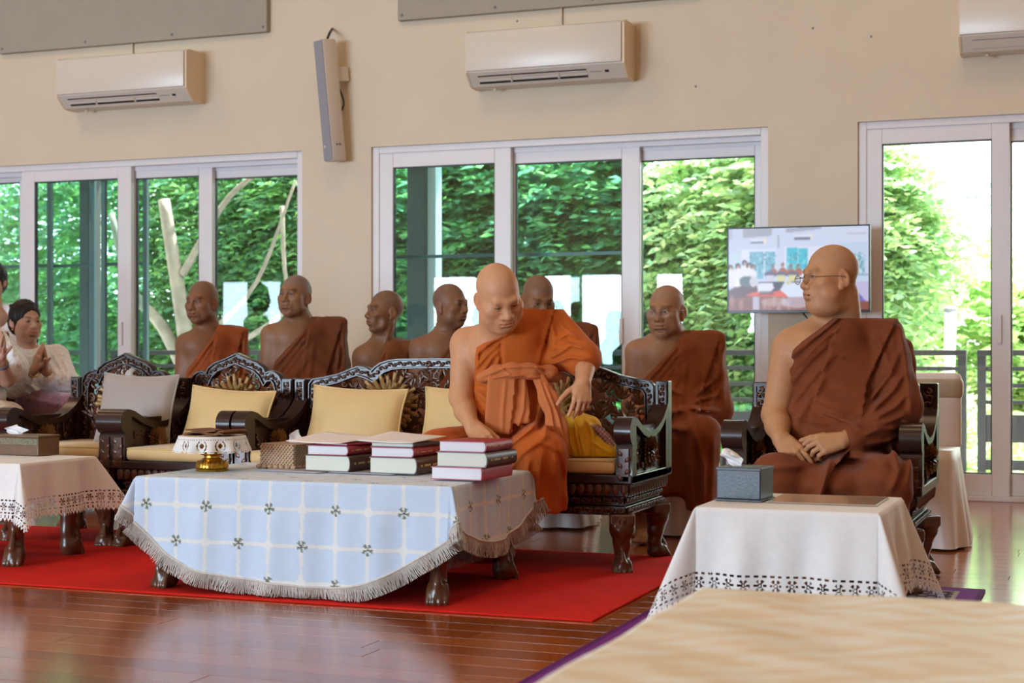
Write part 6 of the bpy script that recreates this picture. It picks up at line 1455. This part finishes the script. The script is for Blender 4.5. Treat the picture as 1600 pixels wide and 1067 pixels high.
sdf_obj('blouse', bl, *bb([L(-8, 640, -.3), L(125, 530, .2)], .04), .007, M_blouse, t); sdf_obj('skirt', sk, *bb([L(0, 640, -.45) * [1, 1, 0] + [0, 0, .03], L(170, 600, .25)], .03), .010, M_skirt, t)
eyes(t, hc, hM, hs, (8, 0)); hair(t, hc, hM, hs)
MB().tube([tuple(w1 + np.array([.028 * math.cos(a), .01 * math.sin(a), .028 * math.sin(a) - .01])) for a in np.linspace(0, 6.28, 16, endpoint=False)], .004, 6, closed=True).build('bracelet', M_goldj, t, smooth=True)
m_ = MB(); 
for x in (-1, 1): m_ = MB(); m_.sphere(tuple(hc + hM @ (np.array([x * .078, .006, -.045]) * hs)), .006, 8); m_.build('earring', M_goldj, t, smooth=True)
# woman at the picture edge, palms together, puffed sleeve
F_ = Frame(-40, 6.75); L = F_.L
t = person_root(F_, 'woman in white with puffed sleeve and wristwatch, palms together, half outside the photo')
hc = L(-76, 462, 0.); hM = rot(35, 3, 0)
b = SDF(); head(b, hc, hM, .97, .98, .95, ear=.9, brow=.7); b.cap(hc + hM @ np.array([0, .018, -.05]), L(-48, 515, .03), .046, .056, .03).ell(L(-45, 530, .0), (.10, .07, .06), .03)
e1, e2 = L(-70, 610, -.12), L(10, 592, -.06); w1, w2 = L(-6, 566, -.20), L(3, 566, -.19)
b.cap(L(-10, 540, .03), e2, .045, .04, .02).cap(e2, w2, .042, .027, .02).cap(L(-80, 545, .0), e1, .045, .038, .02).cap(e1, w1, .036, .025, .02).cap(L(-45, 530, 0), L(-45, 620, .06), .07, .08, .03)
hand(b, w1, L(-2, 522, -.22) - w1, (-.85, -.35, 0), (-.25, -.4, .8), (4, 6, 6, 8), 6, .02, 1.); hand(b, w2, L(4, 522, -.21) - w2, (.85, .35, 0), (-.25, -.4, .8), (4, 6, 6, 8), 6, .02, 1.)
bl = SDF(); bl.ell(L(-45, 575, .04), (.16, .11, .16), .03).cap(L(-78, 530, .03), L(-12, 528, .06), .062, .062, .04).cap(L(-8, 535, .05), L(20, 575, .0), .075, .085, .03).cap(L(-80, 535, .0), e1, .07, .075, .03).ell(L(-40, 618, .04), (.165, .13, .09), .03)
bl.post(folds([('c', F_.XZ([(-64, 480), (-30, 480), (-32, 510), (-45, 518), (-60, 512)], -.05))] + [('r', F_.XZ(p_, -.1), .012, .010) for p_ in ([(0, 528), (18, 550), (30, 575)], [(-5, 540), (8, 565), (18, 592)], [(12, 530), (28, 555), (36, 580)])], .2))
sk = SDF(); sk.ell(L(-40, 640, .05), (.18, .17, .10), .04).cap(L(-45, 648, 0), L(0, 655, -.30), .105, .09, .03).cap(L(-20, 648, .1), L(12, 655, -.1), .10, .085, .03)
for p_ in (L(0, 655, -.30), L(12, 655, -.1)): sk.cap(p_, p_ * [1, 1, 0] + [0, 0, .1], .09, .09, .03)
sdf_obj('body', b, *bb([L(-95, 640, -.3), L(40, 440, .15), hc + .12], .03), .0085, M_skin, t, ((tuple(w1 - [.05, .10, .02]), tuple(w1 + [.13, .06, .22]), .0035), (tuple(hc - [.13, .14, .125]), tuple(hc + [.13, .14, .135]), .0045)), lambda V: skin_col(V, hc, hM, .97, WG, None, (.85, .42, .42), .5))
sdf_obj('blouse', bl, *bb([L(-105, 645, -.25), L(45, 510, .2)], .04), .008, M_blouse, t); sdf_obj('skirt', sk, *bb([L(-95, 640, -.42) * [1, 1, 0] + [0, 0, .03], L(50, 615, .25)], .03), .011, mat('cream_brocade', (.60, .52, .42), .6, noise=.25, nscale=60, bump=.2), t); eyes(t, hc, hM, .97); hair(t, hc, hM, .97)
dv = (e2 - w2) / np.linalg.norm(e2 - w2); Qm = Vector(dv).to_track_quat('Z', 'Y').to_matrix().to_4x4(); Qm.translation = Vector(w2 + dv * .02)
MB().lathe([(.031, -.009), (.033, -.006), (.033, .006), (.031, .009), (.028, 0)], 20, Qm).build('wristwatch', mat('watch_band', (.10, .12, .16), .3), t, smooth=True)
# woman further back
F_ = Frame(-14, 8.1); L = F_.L
t = person_root(F_, 'woman in white far behind at the photo edge, dark hair, above the dark chair back')
hc = L(-12, 440, 0.); hM = rot(-25, 3, 0); b = SDF(); head(b, hc, hM, .97, .98, .95, ear=.9, brow=.7); b.cap(hc + hM @ np.array([0, .018, -.05]), L(-10, 485, .03), .046, .056, .03).ell(L(-10, 495, .0), (.10, .07, .06), .03).cap(L(-10, 495, .02), L(-10, 600, .05), .08, .1, .03)
bl = SDF(); bl.ell(L(-10, 535, .04), (.165, .11, .17), .03).cap(L(-38, 490, .03), L(18, 490, .03), .062, .062, .04).cap(L(22, 492, .03), L(30, 570, -.02), .062, .06, .03).cap(L(-42, 492, .03), L(-50, 570, -.02), .062, .06, .03).ell(L(-10, 590, .03), (.16, .13, .12), .03)
bl.post(folds([('c', F_.XZ([(-26, 440), (4, 440), (2, 466), (-10, 474), (-24, 468)], -.05))], .2))
sk = SDF(); sk.ell(L(-10, 618, .05), (.17, .17, .10), .04)
for sx in (-.09, .09): a_ = L(-10, 622, 0) + [sx, 0, 0]; sk.cap(a_, a_ + [0, -.36, 0], .10, .085, .03).cap(a_ + [0, -.36, 0], (a_ + [0, -.34, 0]) * [1, 1, 0] + [0, 0, .1], .085, .085, .03)
sdf_obj('body', b, *bb([L(-45, 600, -.12), L(30, 420, .15), hc + .12], .03), .009, M_skin, t, ((tuple(hc - [.13, .14, .125]), tuple(hc + [.13, .14, .135]), .0045),), lambda V: skin_col(V, hc, hM, .97, WG, None, (.85, .42, .42), .5))
sdf_obj('blouse', bl, *bb([L(-70, 620, -.2), L(50, 470, .2)], .04), .009, M_blouse, t); sdf_obj('skirt', sk, *bb([L(-60, 620, -.5) * [1, 1, 0] + [0, 0, .03], L(45, 590, .25)], .03), .012, M_skirt, t); hair(t, hc, hM, .97, False); eyes(t, hc, hM, .97)
MB().tube([tuple(L(-10 + 13 * math.cos(a), 468 + 7 * math.sin(a), -.085 + .03 * math.cos(a) ** 2)) for a in np.linspace(-.2, 3.3, 14)], .003, 5).build('necklace', M_goldj, t, smooth=True)
# plain dark chairs the women sit on
M_maroon = mat('maroon_wood', (.065, .018, .014), .35, noise=.2, nscale=12, stretch=(1, 1, 5), coat=.3)
def wood_chair(x, y, rz, label, zt):
    o = thing('wooden_chair', label, 'chair', (x, y, 0), rz)
    MB().box(-.21, .21, .19, .225, .55, zt, .008).build('backrest', M_maroon, o, autos=40); MB().box(-.21, .21, .185, .23, zt, zt + .012, .004).build('top_rail', mat('pale_edge', (.55, .4, .26), .4), o)
    MB().box(-.22, .22, -.2, .22, .40, .425, .008).build('seat', M_maroon, o, autos=40)
    for sx in (-1, 1):
        for sy in (-1, 1): MB().box(sx * .19 - .018, sx * .19 + .018, sy * .18 - .018, sy * .18 + .018, 0, .56 if sy > 0 else .40, .003).build('leg', M_maroon, o)
q = pY(8, 520, 7.72); wood_chair(q.x - .12, 7.55, R(35), 'dark maroon wooden chair with a pale top edge, behind the lace blouse woman', 1.0)
F_ = Frame(60, 7.25); wood_chair(F_.o.x - .02, F_.o.y + .06, R(45), 'dark wooden chair under the woman in plum skirt', .78)
F_ = Frame(-40, 6.75); wood_chair(F_.o.x - .02, F_.o.y + .06, R(45), 'dark wooden chair under the woman with the wristwatch', .78)
# ---------------------------------------------------------------- yellow cloth bag on the sofa
F_ = Frame(925, 6.09); L = F_.L
t = thing('cloth_bag', 'bright yellow cloth bag with a red embroidered patch, slumped on the sofa seat', 'bag', F_.o, F_.phi)
g = SDF(); g.ell(L(906, 688, 0), (.058, .065, .075), .03).cap(L(905, 672, .0), L(898, 661, .01), .052, .046, .03).cap(L(898, 661, 0), L(925, 664, .01), .04, .034, .03).cap(L(915, 672, .0), L(950, 704, .0), .052, .036, .03).cap(L(900, 700, -.02), L(955, 708, -.02), .04, .034, .03).ell(L(930, 690, .03), (.07, .06, .05), .03)
g.plane((0, 0, .454), (0, 0, -1), .01)
fo = [('r', F_.XZ(p_, -.05), w_, a_) for p_, w_, a_ in (([(896, 655), (900, 680), (908, 712)], .008, .010), ([(912, 656), (906, 680), (914, 714)], .007, .012), ([(918, 655), (926, 680), (926, 714)], .008, .010), ([(890, 665), (892, 690), (898, 712)], .008, .007), ([(920, 660), (940, 680), (958, 702)], .008, .007), ([(926, 690), (940, 700), (956, 708)], .008, .006))]
g.post(folds(fo, .2))
pt = F_.XZ([(924, 664), (936, 664), (952, 674), (964, 694), (958, 698), (944, 690), (932, 678)], -.04)
def bagcol(V):
    C = np.tile(np.array((.88, .50, .012)), (len(V), 1)); d = polysd(V[:, 0], V[:, 2], pt); m = (d < 0) & (V[:, 1] < .02); C[m] = (.30, .030, .018); C[(np.abs(d) < .003) & (V[:, 1] < .02)] = (.45, .30, .10)
    n = np.sin(V[:, 0] * 330) * np.sin(V[:, 2] * 330); C[m & (n > .45)] = (.42, .28, .22); C[m & (n < -.6)] = (.06, .03, .03); return C
sdf_obj('fabric', g, *bb([L(880, 720, -.12), L(975, 645, .12)], .03), .0038, mat('yellow_cotton', rough=.7, attr=True, noise=.06, nscale=12, bump=.15, bscale=300, sheen=.2), t, (), bagcol)
